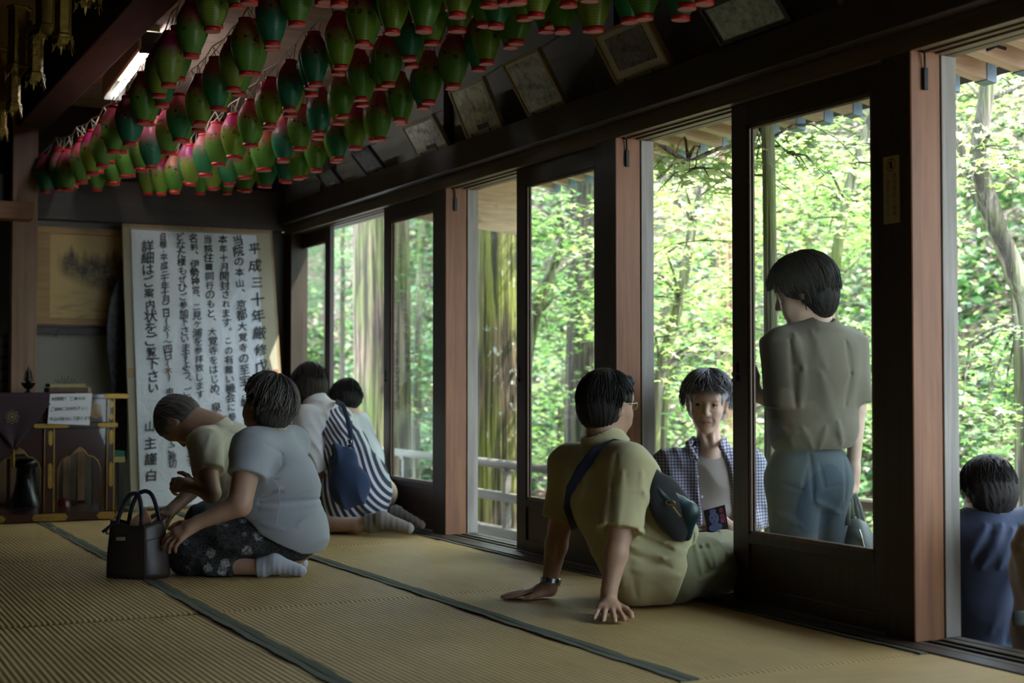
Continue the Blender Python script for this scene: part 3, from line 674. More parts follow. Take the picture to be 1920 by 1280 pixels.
# undergrowth and dry leaves: uncountable
def scatter(n, d0, d1, px0=500, px1=1980):
    px = RNG.uniform(px0, px1, n); d = d0+(d1-d0)*RNG.uniform(0, 1, n)**.9
    x = np.array([P(a, 719, b)[:2] for a, b in zip(px, d)]); return x[:, 0], x[:, 1]
x, y = scatter(620, 8.2, 22); nc = 30
cx, cyy = np.repeat(x, nc), np.repeat(y, nc); sz = np.repeat(RNG.uniform(.12, .36, len(x)), nc)
cx = cx+RNG.normal(0, 1, len(cx))*sz; cyy = cyy+RNG.normal(0, 1, len(cx))*sz
keep = cx > 6.0; cx, cyy, sz = cx[keep], cyy[keep], sz[keep]
cz = hz(cx, cyy)+np.abs(RNG.normal(0, 1, len(cx)))*sz*.9
V, Q = leaves(np.stack([cx, cyy, cz], 1), .075, False, .7)
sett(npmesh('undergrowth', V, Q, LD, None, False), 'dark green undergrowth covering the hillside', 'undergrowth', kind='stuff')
x, y = scatter(110, 8.4, 20); nc = 60; cx, cyy = np.repeat(x, nc), np.repeat(y, nc); sz = np.repeat(RNG.uniform(.15, .4, len(x)), nc)
cx = cx+RNG.normal(0, 1, len(cx))*sz; cyy = cyy+RNG.normal(0, 1, len(cx))*sz; keep = cx > 6; cx, cyy, sz = cx[keep], cyy[keep], sz[keep]
V, Q = leaves(np.stack([cx, cyy, hz(cx, cyy)+np.abs(RNG.normal(0, 1, len(cx)))*sz*1.1], 1), .05, False, .6)
sett(npmesh('young_undergrowth', V, Q, LM, None, False), 'light green seedlings and ferns on the hillside', 'undergrowth', kind='stuff')
x, y = scatter(26000, 8, 22); keep = x > 5.5; x, y = x[keep], y[keep]
V, Q = leaves(np.stack([x, y, hz(x, y)+.03], 1), .05, False, .5)
sett(npmesh('fallen_leaves', V, Q, LB, None, False), 'dry pinkish brown leaf litter on the slope', 'leaf litter', kind='stuff')
# ================================================================== ceiling lamp
a, b = P(283, 91, 7.2), P(216, 178, 8.35)
a.z = b.z = 2.50; ax_ = (b-a).normalized(); sd_ = Vector((0, 0, 1)).cross(ax_)
t = thing('ceiling_lamp', 'old fluorescent tube lamp glowing at the ceiling, upper left', 'lamp', (a+b)/2+Vector((0, 0, .12)))
c = (a+b)/2; L = (b-a).length/2
build('housing', MB().obox(c+Vector((-.062, 0, .040)), (ax_, Vector((1, 0, 0)), ZU), (L+.03, .010, .060)).obox(c+Vector((-.005, 0, .098)), (ax_, Vector((1, 0, 0)), ZU), (L+.01, .050, .018)), plain('yellowed_lamp_enamel', (.42, .33, .16), .5), t, bevel=.006)
sk_ = plain('lamp_socket', (.05, .045, .035), .5)
for s_ in (-1, 1): build('end_block', MB().obox(c+ax_*s_*(L+.015)+Vector((0, 0, .02)), (ax_, sd_, ZU), (.008, .060, .055)), sk_, t)
e = NT('lit_tube'); em = e.n('Emission'); em.inputs[0].default_value = (.86, .90, 1, 1); em.inputs[1].default_value = 30
e.set(e.out.inputs[0], em.outputs[0])
build('tube', MB().tube([a, b], .015, 12), e.m, t, smooth=True)
# ================================================================== paper lanterns
def lantern_mesh():
    b = MB(); NR = 21; N = 20; prof = []
    pr = [(0, .029), (.08, .037), (.2, .048), (.35, .058), (.5, .0635), (.62, .064), (.75, .058), (.87, .046), (.95, .036), (1, .030)]
    def rad(u):
        for (u0, r0), (u1, r1) in zip(pr, pr[1:]):
            if u <= u1: return r0+(r1-r0)*(u-u0)/(u1-u0)
        return pr[-1][1]
    for k in range(NR*2+1):
        u = k/(NR*2); prof.append((rad(u)+(.0014 if k % 2 == 0 else -.0010), .016+.212*u))
    b.lathe(prof, n=N, cap=False); return b
LV = [((.20, .46, .09), (.72, .15, .20)), ((.07, .38, .16), (.64, .19, .20)), ((.30, .52, .07), (.74, .06, .26)),
      ((.06, .32, .20), (.48, .12, .18)), ((.17, .42, .07), (.70, .26, .17)), ((.36, .52, .09), (.56, .05, .26))]
lred = plain('lantern_red_ring', (.62, .020, .022), .42, bump=0); lpink = plain('lantern_pink_disc', (.58, .22, .20), .7, bump=0)
cordm = plain('pale_cord', (.55, .50, .36), .8, bump=0)
def paper(i, lo, hi):
    t = NT('lantern_paper_%d' % i); c = t.coord((1, 1, 1), 'Generated'); s = t.sep(c); v = s[2]
    base = t.ramp(v, [(0, tuple(x*.9 for x in lo)), (.46, lo), (.62+.03*(i % 3), tuple((x+y)/2 for x, y in zip(lo, hi))), (.76, hi)])
    oc = t.coord((1, 1, 1)); mp = t.n('Mapping'); mp.inputs['Location'].default_value = (i*.37, i*.21, i*.13); t.set(mp.inputs[0], oc)
    d = t.vor(mp.outputs[0], 42, rnd=.9); dc = t.vor(mp.outputs[0], 42, out=1, rnd=.9)
    band = t.math('MULTIPLY', t.math('MULTIPLY', t.math('SUBTRACT', v, .36), 14, clamp=True), t.math('MULTIPLY', t.math('SUBTRACT', .78, v), 14, clamp=True))
    pick = t.math('GREATER_THAN', t.sep(dc)[0], .60)
    petal = t.math('MULTIPLY', t.math('LESS_THAN', d, .36), t.math('GREATER_THAN', d, .16)); heart = t.math('LESS_THAN', d, .16)
    fc = t.ramp(t.sep(dc)[1], [(0, (.05, .02, .14)), (.3, (.60, .10, .06)), (.6, (.75, .28, .05)), (.8, (.04, .05, .10))], 'CONSTANT')
    base = t.mix(t.math('MULTIPLY', t.math('MULTIPLY', petal, pick), band), base, fc)
    base = t.mix(t.math('MULTIPLY', t.math('MULTIPLY', heart, pick), band), base, (.85, .66, .10))
    tw = t.noise(mp.outputs[0], 60, 3, .7); base = t.mix(t.math('MULTIPLY', t.math('MULTIPLY', t.math('SUBTRACT', tw, .60), 12, clamp=True), band), base, (.05, .10, .04))
    rib = t.math('FRACT', t.math('MULTIPLY', t.math('SUBTRACT', t.sep(oc)[2], .016), 21/.212))
    base = t.mix(t.math('MULTIPLY', t.math('GREATER_THAN', t.math('ABSOLUTE', t.math('SUBTRACT', rib, .5)), .40), .35), base, (.10, .10, .05))
    df = t.n('BsdfDiffuse'); t.set(df.inputs[0], base); tl = t.n('BsdfTranslucent'); t.set(tl.inputs[0], base)
    gl = t.n('BsdfGlossy'); gl.inputs['Roughness'].default_value = .3
    m1 = t.n('MixShader'); m1.inputs[0].default_value = .45; t.set(m1.inputs[1], df.outputs[0]); t.set(m1.inputs[2], tl.outputs[0])
    m2 = t.n('MixShader'); m2.inputs[0].default_value = .025; t.set(m2.inputs[1], m1.outputs[0]); t.set(m2.inputs[2], gl.outputs[0])
    t.set(t.out.inputs[0], m2.outputs[0]); return t.m
protos = []
lb = lantern_mesh()
ringb = MB().lathe([(.0285, .001), (.0315, .001), (.0318, .018), (.0300, .018)], n=20, cap=False)
discb = MB().lathe([(.0005, .0035), (.0290, .0030), (.0290, .0015), (.0005, .0010)], n=18)
ringt = MB().lathe([(.0290, .227), (.0305, .227), (.0305, .242), (.0280, .243), (.022, .2425)], n=18, cap=False)
hang = MB().tube([(-.024, 0, .298), (-.012, .003, .325), (.002, 0, .352), (.014, -.003, .326), (.024, 0, .298)], .0014, 5)
def proto_l(i):
    t = thing('paper_lantern', '', 'lantern', (0, 0, 0))
    build('paper_body', MB().add(lb.v, lb.f), paper(i, *LV[i]), t, smooth=True)
    build('bottom_ring', MB().add(ringb.v, ringb.f), lred, t, smooth=True); build('bottom_disc', MB().add(discb.v, discb.f), lpink, t)
    build('top_ring', MB().add(ringt.v, ringt.f), lred, t, smooth=True)
    return t
for i in range(6): protos.append(proto_l(i))
ROWS = [
 (1.49, 'leftmost string', [(467,9),(444,17),(424,39),(404,54),(386,88),(363,102),(355,134),(335,152),(314,172),(304,201),(289,218),(276,236),(263,260),(244,262),(237,271),(231,286),(216,298),(204,307),(192,316),(184,326),(168,335),(151,336),(148,344),(138,353),(124,350),(112,348),(103,350),(94,350),(86,352)]),
 (1.76, 'second string from left', [(636,13),(605,12),(585,30),(558,44),(529,75),(510,94),(494,121),(480,140),(453,162),(447,180),(427,195),(413,209),(381,231),(372,247),(356,254),(344,268),(332,279),(318,289),(311,301),(296,304),(287,310),(268,316),(251,324),(244,332),(230,338),(208,346),(196,350),(184,352),(172,353)]),
 (2.12, 'middle string', [(970,8),(917,15),(884,19),(850,20),(823,45),(787,42),(757,52),(729,50),(706,70),(686,91),(660,118),(634,141),(602,156),(584,181),(562,198),(545,219),(524,229),(504,245),(490,264),(473,276),(457,288),(445,302),(427,302),(413,312),(401,323),(389,332),(376,340),(358,348),(345,355),(330,357),(318,359),(303,360),(288,360)]),
 (2.42, 'fourth string from left', [(1106,4),(1066,14),(1023,25),(984,39),(953,42),(909,51),(880,50),(853,61),(834,72),(815,83),(795,100),(772,127),(741,156),(716,168),(699,178),(680,200),(652,217),(635,234),(613,245),(596,262),(583,271),(565,281),(542,299),(530,306),(512,315),(490,322),(475,328),(462,334),(446,342),(430,347),(414,350),(403,355),(392,358)]),
 (2.64, 'string nearest the windows', [(1320,9),(1276,39),(1234,27),(1180,44),(1140,50),(1108,60),(1069,56),(1024,62),(1000,69),(958,91),(933,112),(897,134),(870,156),(847,168),(819,189),(794,205),(773,219),(752,234),(726,258),(701,266),(682,274),(668,281),(647,295),(630,305),(612,315),(594,321),(582,328),(568,334),(551,338),(533,342),(513,347),(492,351),(472,356),(453,358),(433,362)])]
rg = random.Random(5); used = []
looks = ['pink-shouldered green', 'teal and pink', 'magenta-topped lime green', 'dark teal', 'peach-topped green', 'yellow-green']
for ri, (X0, rn, L_) in enumerate(ROWS):
    spots = []; lastY = None
    for k, (px, py) in enumerate(L_):
        X = X0+(.032 if k % 2 else -.032)+rg.uniform(-.008, .008)
        q = PX(px, py, X)
        if lastY is not None and q.y < lastY+.116:
            q.y = lastY+.116; q = Vector((X, q.y, q.z))
        lastY = q.y; spots.append(q)
    # keep within the hall, near to far
    more = []
    for q, r_ in zip(spots, spots[1:]):
        if r_.y-q.y > .235: more.append(Vector((X0+rg.uniform(-.02, .02), (q.y+r_.y)/2, (q.z+r_.z)/2+rg.uniform(0, .03))))
    spots = sorted([q for q in spots+more if q.y < 9.35], key=lambda q: q.y)
    zs = [q.z+.306 for q in spots]; n = len(zs); sm = []
    for k in range(n):
        w_ = zs[max(0, k-2):k+3]; sm.append(max(sum(w_)/len(w_), zs[k]-.004))
    for k, q in enumerate(spots):
        i = rg.randrange(6) if rg.random() < .75 else 0
        t = copy_tree(protos[i])
        t.location = q-Vector((0, 0, .0)); t.rotation_euler = (rg.uniform(-.05, .05), rg.uniform(-.05, .05), rg.uniform(0, 6.28))
        iM = Matrix.LocRotScale(t.location, t.rotation_euler, None).inverted(); tgt = Vector((X0, q.y+rg.uniform(-.01, .01), sm[k]))
        tl_ = iM@tgt; hb_ = MB().tube([(-.024, 0, .241), tl_*.5+Vector((-.012, 0, .1205)), tl_, tl_*.5+Vector((.012, 0, .1205)), (.024, 0, .241)], .0020, 5)
        build('hanging_loop', hb_, cordm, t, smooth=True, world=False)
        t['label'] = '%s lantern, %s from the near end of the %s' % (looks[i], ordn(k), rn); t['group'] = 'paper lanterns on the '+rn
    # string
    pts = [(X0, spots[0].y-.5, sm[0]-.05)]+[(X0, q.y, z) for q, z in zip(spots, sm)]+[(X0, min(spots[-1].y+.3, 9.55), sm[-1]+.05)]
    single('lantern_cord', MB().tube(pts, .0028, 6), cordm, 'twisted pale cord carrying the %s of lanterns' % rn, 'cord', 'lantern cords', base=pts[0], smooth=True)
for i in range(6):
    if True:
        for ch in list(protos[i].children): bpy.data.objects.remove(ch)
        bpy.data.objects.remove(protos[i])
# ================================================================== gilt canopy pendants
dg_ = plain('dull_gilt', (.26, .17, .03), .42, .75, var=.5, scale=60, bump=1)
cpy = thing('altar_canopy', 'dim gilded altar canopy with pierced hanging pendants at the top left', 'canopy', (1.0, 6.7, 2.2))
for (px, py, wpx, d, hh) in ((118, 80, 34, 5.55, .30), (85, 62, 40, 5.7, .30), (66, 150, 32, 6.4, .26), (35, 135, 44, 6.5, .30), (26, 205, 26, 7.1, .22), (5, 200, 30, 7.2, .30), (4, 250, 18, 7.6, .16), (165, 2, 44, 5.2, .10)):
    c = P(px, py, d); wv = wpx*d/FOC/2
    p_ = build('pendant', MB().lathe([(wv*.95, .012), (wv*1.12, .016), (wv*1.12, .028), (wv*.92, .034), (wv*.90, hh-.02), (wv*1.05, hh-.01), (wv*1.05, hh)], c, 6), dg_, cpy, bevel=.0015)
    f = MB(); 
    for k in range(6):
        a0, a1 = 2*math.pi*k/6, 2*math.pi*(k+1)/6; r = wv*1.22
        A, B = c+Vector((r*math.cos(a0), r*math.sin(a0), .012)), c+Vector((r*math.cos(a1), r*math.sin(a1), .012))
        o_ = ((A+B)/2-c); o_.z = 0; o_.normalize(); mid = (A+B)/2
        poly = [A, A*.75+B*.25+Vector((0, 0, -.03)), A*.62+B*.38+Vector((0, 0, -.022)), mid+Vector((0, 0, -.055))+o_*.01, A*.38+B*.62+Vector((0, 0, -.022)), A*.25+B*.75+Vector((0, 0, -.03)), B]
        f.prism(poly, -o_*.002)
    off = wloc(p_); build('leaf_fringe', f, dg_, p_)
    lt = MB()
    for k in range(6):
        a0 = math.pi*(2*k+1)/6
        n_ = Vector((math.cos(a0), math.sin(a0), 0)); s_ = Vector((-n_.y, n_.x, 0)); cc = c+n_*(wv*.80)
        for j in range(5):
            zc = .06+(hh-.10)*j/4
            lt.obox(cc+Vector((0, 0, zc)), (s_+ZU*.7, n_, ZU), (wv*.36, .002, .003))
    build('lattice', lt, M['gold'], p_)
build('canopy_frame', MB().box((.86, 5.0, 2.62), (1.14, 8.2, 2.70)), dg_, cpy)
# ================================================================== altar table
maroon = plain('maroon_lacquer', (.040, .009, .006), .28, var=.2, scale=12, bump=0, Coat_Weight=.4)
ya, yb = 8.60, 9.02
def ax(px, y=ya): return PY(px, 719, y).x
tb = thing('altar_table', 'maroon lacquered altar table with brass fittings and ogee arches', 'table', (1.2, 8.8, 0))
xr, xl = ax(213), -.05
build('top', MB().box((xl-.1, ya-.05, .712), (ax(239), yb+.04, .742)), maroon, tb, bevel=.004)
build('frieze', MB().box((xl, ya, .575), (ax(207), ya+.02, .712)).box((xl, yb-.02, .575), (ax(207), yb, .712)).box((ax(207)-.02, ya, .575), (ax(207), yb, .712)), maroon, tb)
build('middle_rail', MB().box((xl, ya-.03, .540), (ax(220), yb+.02, .572)), maroon, tb, bevel=.003)
build('base_rail', MB().box((xl, ya-.03, .003), (ax(219), yb+.02, .050)), maroon, tb, bevel=.003)
def arch(x0, x1, xa, xb, zt):
    m = MB(); N = 24; pr = [(0, .04), (.0, .30), (.06, .345), (.2, .375), (.28, .372), (.38, .405), (.5, .432)]
    def za(u):
        u = min(u, 1-u)
        if u <= 0: return .30
        for (u0, z0), (u1, z1) in zip(pr[1:], pr[2:]):
            if u <= u1: return z0+(z1-z0)*((u-u0)/(u1-u0))
        return .432
    cur = [(xa+(xb-xa)*k/N, za(k/N)) for k in range(N+1)]
    m.box((x0, ya+.005, .05), (xa, ya+.02, zt)); m.box((xb, ya+.005, .05), (x1, ya+.02, zt))
    for (u0, z0), (u1, z1) in zip(cur, cur[1:]):
        m.add([(u0, ya+.005, z0), (u1, ya+.005, z1), (u1, ya+.005, zt), (u0, ya+.005, zt), (u0, ya+.02, z0), (u1, ya+.02, z1), (u1, ya+.02, zt), (u0, ya+.02, zt)], [(0,1,2,3),(7,6,5,4),(0,4,5,1)])
    tr = MB().tube([(xa, ya+.003, .05)]+[(u, ya+.003, z) for u, z in cur]+[(xb, ya+.003, .05)], .0035, 6)
    return m, tr
for (a_, b_, c_, d_) in ((ax(103), ax(200), ax(110), ax(190)), (ax(2)-.05, ax(83), ax(-4), ax(78)), (xl, ax(-14), ax(-90), ax(-30))):
    m, tr = arch(a_, b_, c_, d_, .545); q = build('arched_panel', m, maroon, tb); build('brass_edging', tr, M['gold'], q, smooth=True)
for (px0, px1) in ((84, 102), (201, 214)):
    x0, x1 = ax(px0), ax(px1)
    q = build('post', MB().box((x0, ya-.012, .05), (x1, ya+.03, .71)), maroon, tb, bevel=.002)
    build('brass_edging', MB().box((x1-.004, ya-.016, .05), (x1+.003, ya-.011, .71)).box((x0-.002, ya-.016, .05), (x0+.002, ya-.011, .71)), M['gold'], q)
build('post', MB().box((ax(214)-.045, yb-.02, .05), (ax(214), yb+.01, .71)), maroon, tb)
def fitting(x0, x1, z0, z1, y):
    h = (z1-z0)/2; w_ = x1-x0
    if w_ > (z1-z0): poly = [(x0, y, z0+h), (x0+h*.8, y, z0), (x1-h*.8, y, z0), (x1, y, z0+h), (x1-h*.8, y, z1), (x0+h*.8, y, z1)]
    else: h = w_/2; poly = [(x0+h, y, z0), (x1, y, z0+h), (x1, y, z1-h), (x0+h, y, z1), (x0, y, z1-h), (x0, y, z0+h)]
    m = MB().prism(poly, (0, -.002, 0))
    if w_ > z1-z0:
        for k in range(int(w_/.018)): m.lathe([(.0045, 0), (.003, .002)], (x0+.012+.018*k, y-.002, (z0+z1)/2), 6, ax=(0, -1, 0))
    return m
for (x0, x1, z0, z1, y) in ((ax(192), ax(239), .714, .740, ya-.051), (ax(62), ax(129), .544, .569, ya-.031), (ax(181), ax(220), .544, .569, ya-.031), (ax(60), ax(128), .006, .047, ya-.031),
        (ax(181), ax(218), .006, .047, ya-.031), (ax(-10), ax(12), .006, .047, ya-.031), (ax(91), ax(99), .44, .53, ya-.0125), (ax(91), ax(99), .19, .34, ya-.0125), (ax(205), ax(212), .44, .53, ya-.0125), (ax(205), ax(212), .19, .34, ya-.0125), (ax(205), ax(212), .585, .625, ya-.0125), (ax(205), ax(212), .655, .70, ya-.0125)):
    build('brass_fitting', fitting(x0, x1, z0, z1, y), M['gold'], tb)
for pc in (180, 66):
    c = PY(pc, 719, ya); c.z = .642
    N = 20; el = [(c.x+.038*math.cos(q), ya-.001, c.z+.045*math.sin(q)) for q in np.linspace(0, 2*math.pi, N+1)[:-1]]
    q = build('oval_window', MB().prism(el, (0, -.002, 0)), M['gold'], tb)
    sl = MB()
    for k in range(7):
        xx = c.x-.030+.010*k; hh = .042*math.sqrt(max(.05, 1-((xx-c.x)/.038)**2)); sl.box((xx-.0022, ya-.007, c.z-hh), (xx+.0022, ya-.003, c.z+hh))
    build('grille', sl, maroon, q)
# draped triangular cloth
clm = plain('plum_altar_cloth', (.040, .018, .026), .75, var=.2, scale=200, bump=.3)
xc = ax(24); t = thing('altar_cloth', 'plum triangular cloth with a gold flower crest hanging over the table front', 'cloth', (xc, ya-.04, .45))
x0, x1, zt_ = xc-(ax(108)-xc), ax(108), .745
m = MB().grid(lambda u, v: (xc+(2*u-1)*(x1-xc)*(1-v)+.0, ya-.056-.006*math.sin(u*9)*(v)-.004*math.sin(v*7), zt_-.32*v), 30, 16)
build('drape', m, clm, t, smooth=True, solid=.003)
build('top_fold', MB().box((x0, ya-.058, .7425), (x1, yb-.1, .7475)), clm, t, bevel=.002)
build('corner_tassel', MB().lathe([(.002, 0), (.006, -.004), (.004, -.02), (.0025, -.03), (.007, -.036), (.008, -.10), (.004, -.11)][::-1], (xc, ya-.058, .426), 10), dg_, t, smooth=True)
fl = MB(); c = Vector((ax(20), ya-.0665, .610))
for k in range(8):
    a0 = 2*math.pi*k/8
    for s_, rr in ((1, .030), (.6, .018)):
        q = c+Vector((math.cos(a0), 0, math.sin(a0)))*rr
        fl.tube([q+Vector((math.cos(a0+w_), 0, math.sin(a0+w_)))*.0085*s_ for w_ in np.linspace(0, 2*math.pi, 9)[:-1]], .0011, 4, closed=True)
fl.lathe([(.007, 0), (.004, .0015)], c, 10, ax=(0, -1, 0)); build('flower_crest', fl, plain('crest_thread', (.38, .30, .14), .6, bump=0), t)
# paper note
t = thing('paper_note', 'white handwritten paper note taped over the altar table front', 'note', PY(133, 797, ya-.06))
A, B, Cc, D = PY(94, 738, ya-.06), PY(173, 737, ya-.058), PY(168, 797, ya-.064), PY(89, 794, ya-.062)
wp = plain('white_paper', (.74, .76, .78), .7, var=.03, scale=8)
build('sheet', MB().quadbox([D, Cc, B, A], (0, -.0012, 0)), wp, t)
uxn = (B-A).normalized(); uzn = (A-D).normalized(); m = MB()
for k, s_ in enumerate(('参拝旅行、ご案内状', 'ご自由にお持ち下さい', '申込は受付にて承ります')):
    st = A-uzn*(.030+.058*k)+uxn*.018+Vector((0, -.004, 0)); write(m, s_, st, uxn, uzn, .024, .0215, (0, -1, 0), .22, .12, .0004, down=False)
build('handwriting', m, blk, t)
# things on the table
c = PY(53, 735, ya+.10); c.z = .744
t = thing('incense_burner', 'black bronze footed incense burner with a flame-shaped finial', 'burner', c)
bz = plain('dark_bronze', (.035, .032, .026), .4, .8, bump=.1)
build('foot', MB().lathe([(.024, 0), (.022, .006), (.010, .014), (.009, .022)], c, 16), bz, t, smooth=True)
build('bowl', MB().lathe([(.009, .022), (.022, .030), (.034, .045), (.042, .060), (.044, .062), (.040, .060), (.02, .052)], c, 20), bz, t, smooth=True)
build('flame_finial', MB().lathe([(.006, .055), (.016, .066), (.019, .078), (.013, .092), (.010, .104), (.013, .112), (.008, .13), (.003, .15), (.001, .165)], c, 10), bz, t, smooth=True)
fb = MB()
for s_ in (-1, 1):
    for k in range(5): fb.tube([c+Vector((s_*.012, 0, .07+.012*k)), c+Vector((s_*(.026-.003*k), 0, .078+.013*k)), c+Vector((s_*(.020-.003*k), 0, .094+.013*k))], [.004, .0035, .001], 5)
build('flame_tongues', fb, bz, t, smooth=True)
x0, x1 = ax(89, 8.72), ax(166, 8.72)
yb_ = plain('ochre_brocade', (.40, .33, .13), .7); bw_ = plain('brown_book_cloth', (.13, .075, .04), .7)
t = thing('sutra_box', 'brown sutra box carrying an ochre folded book', 'box', ((x0+x1)/2, 8.72, .744)); t.location.z = .749
build('case', MB().box((x0, 8.66, .749), (x1, 8.85, .775)), bw_, t, bevel=.003); build('brocade_end', MB().box((x1-.014, 8.656, .747), (x1+.004, 8.854, .778)), yb_, t)
t = thing('sutra_book', 'ochre covered folded sutra book lying on the brown box', 'book', ((x0+x1)/2-.01, 8.74, .779))
build('cover', MB().box((x0+.004, 8.67, .7785), (x1-.022, 8.84, .783)).box((x0+.004, 8.67, .796), (x1-.022, 8.84, .800)), yb_, t, bevel=.001)
build('pages', MB().box((x0+.008, 8.675, .783), (x1-.026, 8.835, .796)), plain('aged_pages', (.48, .40, .22), .8), t)
c = PY(122, 722, 9.0); c.z = .7425
t = thing('sunburst_stand', 'small half-round stand with radiating thin wires behind the books', 'ornament', c)
build('arc', MB().tube([c+Vector((.05*math.cos(q), 0, .05*math.sin(q)+.006)) for q in np.linspace(0, math.pi, 14)], .004, 6).box(c+Vector((-.055, -.02, 0)), c+Vector((.055, .02, .006))), bz, t, smooth=False)
m = MB()
for k, q in enumerate(np.linspace(.22, math.pi-.22, 13)): m.tube([c+Vector((.048*math.cos(q), 0, .048*math.sin(q)+.006)), c+Vector((.097*math.cos(q), 0, (.093+.008*(k % 2))*math.sin(q)+.006))], .0016, 4)
build('rays', m, bz, t)
# behind the altar: low wooden table, bell-shaped pedestal, wooden fish drum
t = thing('low_table', 'plain light wooden frame table behind the altar arches', 'table', (1.35, 9.32, 0))
xa, xb = ax(-20, 9.2), ax(168, 9.2)
build('top', MB().box((xa, 9.30, .36), (xb+.02, 9.46, .40)), M['palex'], t, bevel=.003)
for xx in (ax(4, 9.2), xb-.05, xb-.14): build('leg', MB().box((xx, 9.31, 0), (xx+.045, 9.35, .36)), M['palez'], t, bevel=.002)
build('shelf_board', MB().box((xa, 9.31, .04), (xb, 9.45, .06)), M['warmx'], t)
c = PY(48, 936, 9.155); c.z = .0
t = thing('bell_pedestal', 'black lacquered bell-shaped pedestal seen through the left arch', 'pedestal', c)
build('body', MB().lathe([(.12, 0), (.12, .03), (.105, .05), (.09, .09), (.072, .14), (.06, .20), (.055, .28), (.075, .30), (.075, .33), (.05, .345)], c, 24), M['black'], t, smooth=True)
build('rim_band', MB().lathe([(.122, .028), (.125, .032), (.122, .036)], c, 24, cap=False), M['gold'], t)
c = PY(118, 930, 9.12); c.z = .002
t = thing('wooden_gong', 'small round ribbed red wooden gong behind the right arch', 'gong', c)
m = MB(); n = 28; vs = []
for i_ in range(9):
    th = math.pi/2*i_/8
    for j in range(n):
        a0 = 2*math.pi*j/n; r = .055*math.cos(th)*(1+.05*math.cos(a0*9)); vs.append(c+Vector((r*math.cos(a0), r*math.sin(a0), .012+.085*math.sin(th))))
m.add(vs, [(i_*n+j, i_*n+(j+1) % n, (i_+1)*n+(j+1) % n, (i_+1)*n+j) for i_ in range(8) for j in range(n)]+[tuple(range(n))[::-1]])
build('shell', m, plain('red_lacquer', (.16, .02, .015), .3, bump=0), t, smooth=True); build('cushion', MB().lathe([(.05, 0), (.055, .006), (.05, .012)], c, 20), dg_, t)
# pierced black hanging between altar and board
t = thing('pierced_hanging', 'tall black pierced hanging between painting and notice board', 'hanging', PY(222, 735, 9.2))
ph = NT('pierced_black'); v_ = ph.vor(ph.coord((1.0, 1, .55), rot=(0, .5, 0)), 55); ph.col(ph.mix(ph.math('GREATER_THAN', v_, .55), (.006, .007, .010), (.035, .036, .045))).p(Roughness=.4)
ed = [(234, 500), (222, 520), (208, 560), (201, 610), (201, 650), (205, 700), (208, 738), (214, 790), (216, 860)]
L1 = [PY(a_, b_, 9.44) for a_, b_ in ed]; R1 = [PY(238, b_, 9.44) for a_, b_ in ed]
m = MB()
for k in range(len(L1)-1): m.quadbox([L1[k+1], R1[k+1], R1[k], L1[k]], (0, .012, 0))
build('panel', m, ph.m, t); build('edge_cord', MB().tube([q+Vector((0, -.003, 0)) for q in L1], .006, 6), M['black'], t, smooth=True)
t = thing('side_stand', 'small black stand with teal cloth and gold hem right of the altar', 'stand', (PY(232, 900, 9.0).x, 9.12, 0))
a, b = PY(214, 846, 9.05), PY(233, 857, 9.05)
build('board', MB().box((a.x-.05, 9.05, b.z-.02), (b.x, 9.22, b.z)), M['black'], t)
build('cloth', MB().box((a.x-.052, 9.045, b.z), (b.x+.002, 9.225, a.z)), plain('teal_cloth', (.02, .14, .11), .7), t)
build('gold_hem', MB().box((a.x-.02, 9.042, b.z-.030), (b.x+.003, 9.046, b.z+.004)), yb_, t)
build('leg', MB().box((a.x-.03, 9.07, 0), (a.x, 9.10, b.z-.02)), M['black'], t); build('leg', MB().box((b.x-.03, 9.07, 0), (b.x, 9.10, b.z-.02)), M['black'], t)
# ================================================================== notice board
BL, BR = Vector((1.955, 9.07, .012)), Vector((2.985, 9.07, .012))
TL, TR = PY(229, 419, 9.40), PY(510, 432, 9.40)
uz = ((TL-BL)+(TR-BR)).normalized(); 
H = (TL-BL).length
t = thing('notice_board', 'tall leaning board with a white sheet of vertical brush calligraphy', 'notice board', (BL+BR)/2)
nrm = Vector((1, 0, 0)).cross(uz); nrm = nrm if nrm.y < 0 else -nrm
def bp(u, v, o=0): return (BL*(1-u)+BR*u)*(1-v)+(TL*(1-u)+TR*u)*v+nrm*o
brd = plain('buff_board', (.40, .36, .27), .8, var=.12, scale=6)
build('board', MB().quadbox([bp(0, 0), bp(1, 0), bp(1, 1), bp(0, 1)], -nrm*.02), brd, t)
build('edge_strip', MB().quadbox([bp(.985, 0, .001), bp(1.0, 0, .001), bp(1.0, 1, .001), bp(.985, 1, .001)], -nrm*.022).quadbox([bp(0, .988, .001), bp(1, .988, .001), bp(1, 1, .001), bp(0, 1, .001)], nrm*.003), wood('strip_wood', (.20, .12, .06), (.40, .28, .16), 'z'), t)
build('corner_bracket', MB().box(BL+Vector((-.03, -.05, -.0115)), BL+Vector((.05, .05, .004))).box(BR+Vector((-.05, -.05, -.0115)), BR+Vector((.03, .05, .004))), M['greyx'], t)
pw = NT('large_paper'); pc = pw.coord(); pn = pw.noise(pc, 5, 5, .6, 1.2); pv = pw.vor(pc, 3.2, 'DISTANCE_TO_EDGE')
pw.col((.70, .75, .84)).p(Roughness=.65); pw.bump(pw.math('ADD', pn, pw.math('MULTIPLY', pv, .6)), .55, .03)
N_ = 24
pm = MB().grid(lambda u, v: bp(.052+(.885-.052)*u,   .006+.972*v, .011+.004*math.sin(u*11+v*5)*math.sin(v*17)*(.3+v*(1-v)*3)), N_, 40)
build('paper', pm, pw.m, t, smooth=True)
build('drawing_pin', MB().lathe([(.006, 0), (.004, .006)], bp(.07, .965, .006), 8, ax=nrm).lathe([(.006, 0), (.004, .006)], bp(.87, .950, .006), 8, ax=nrm), M['steel'], t)
tp_ = plain('brown_tape', (.36, .26, .13), .5)
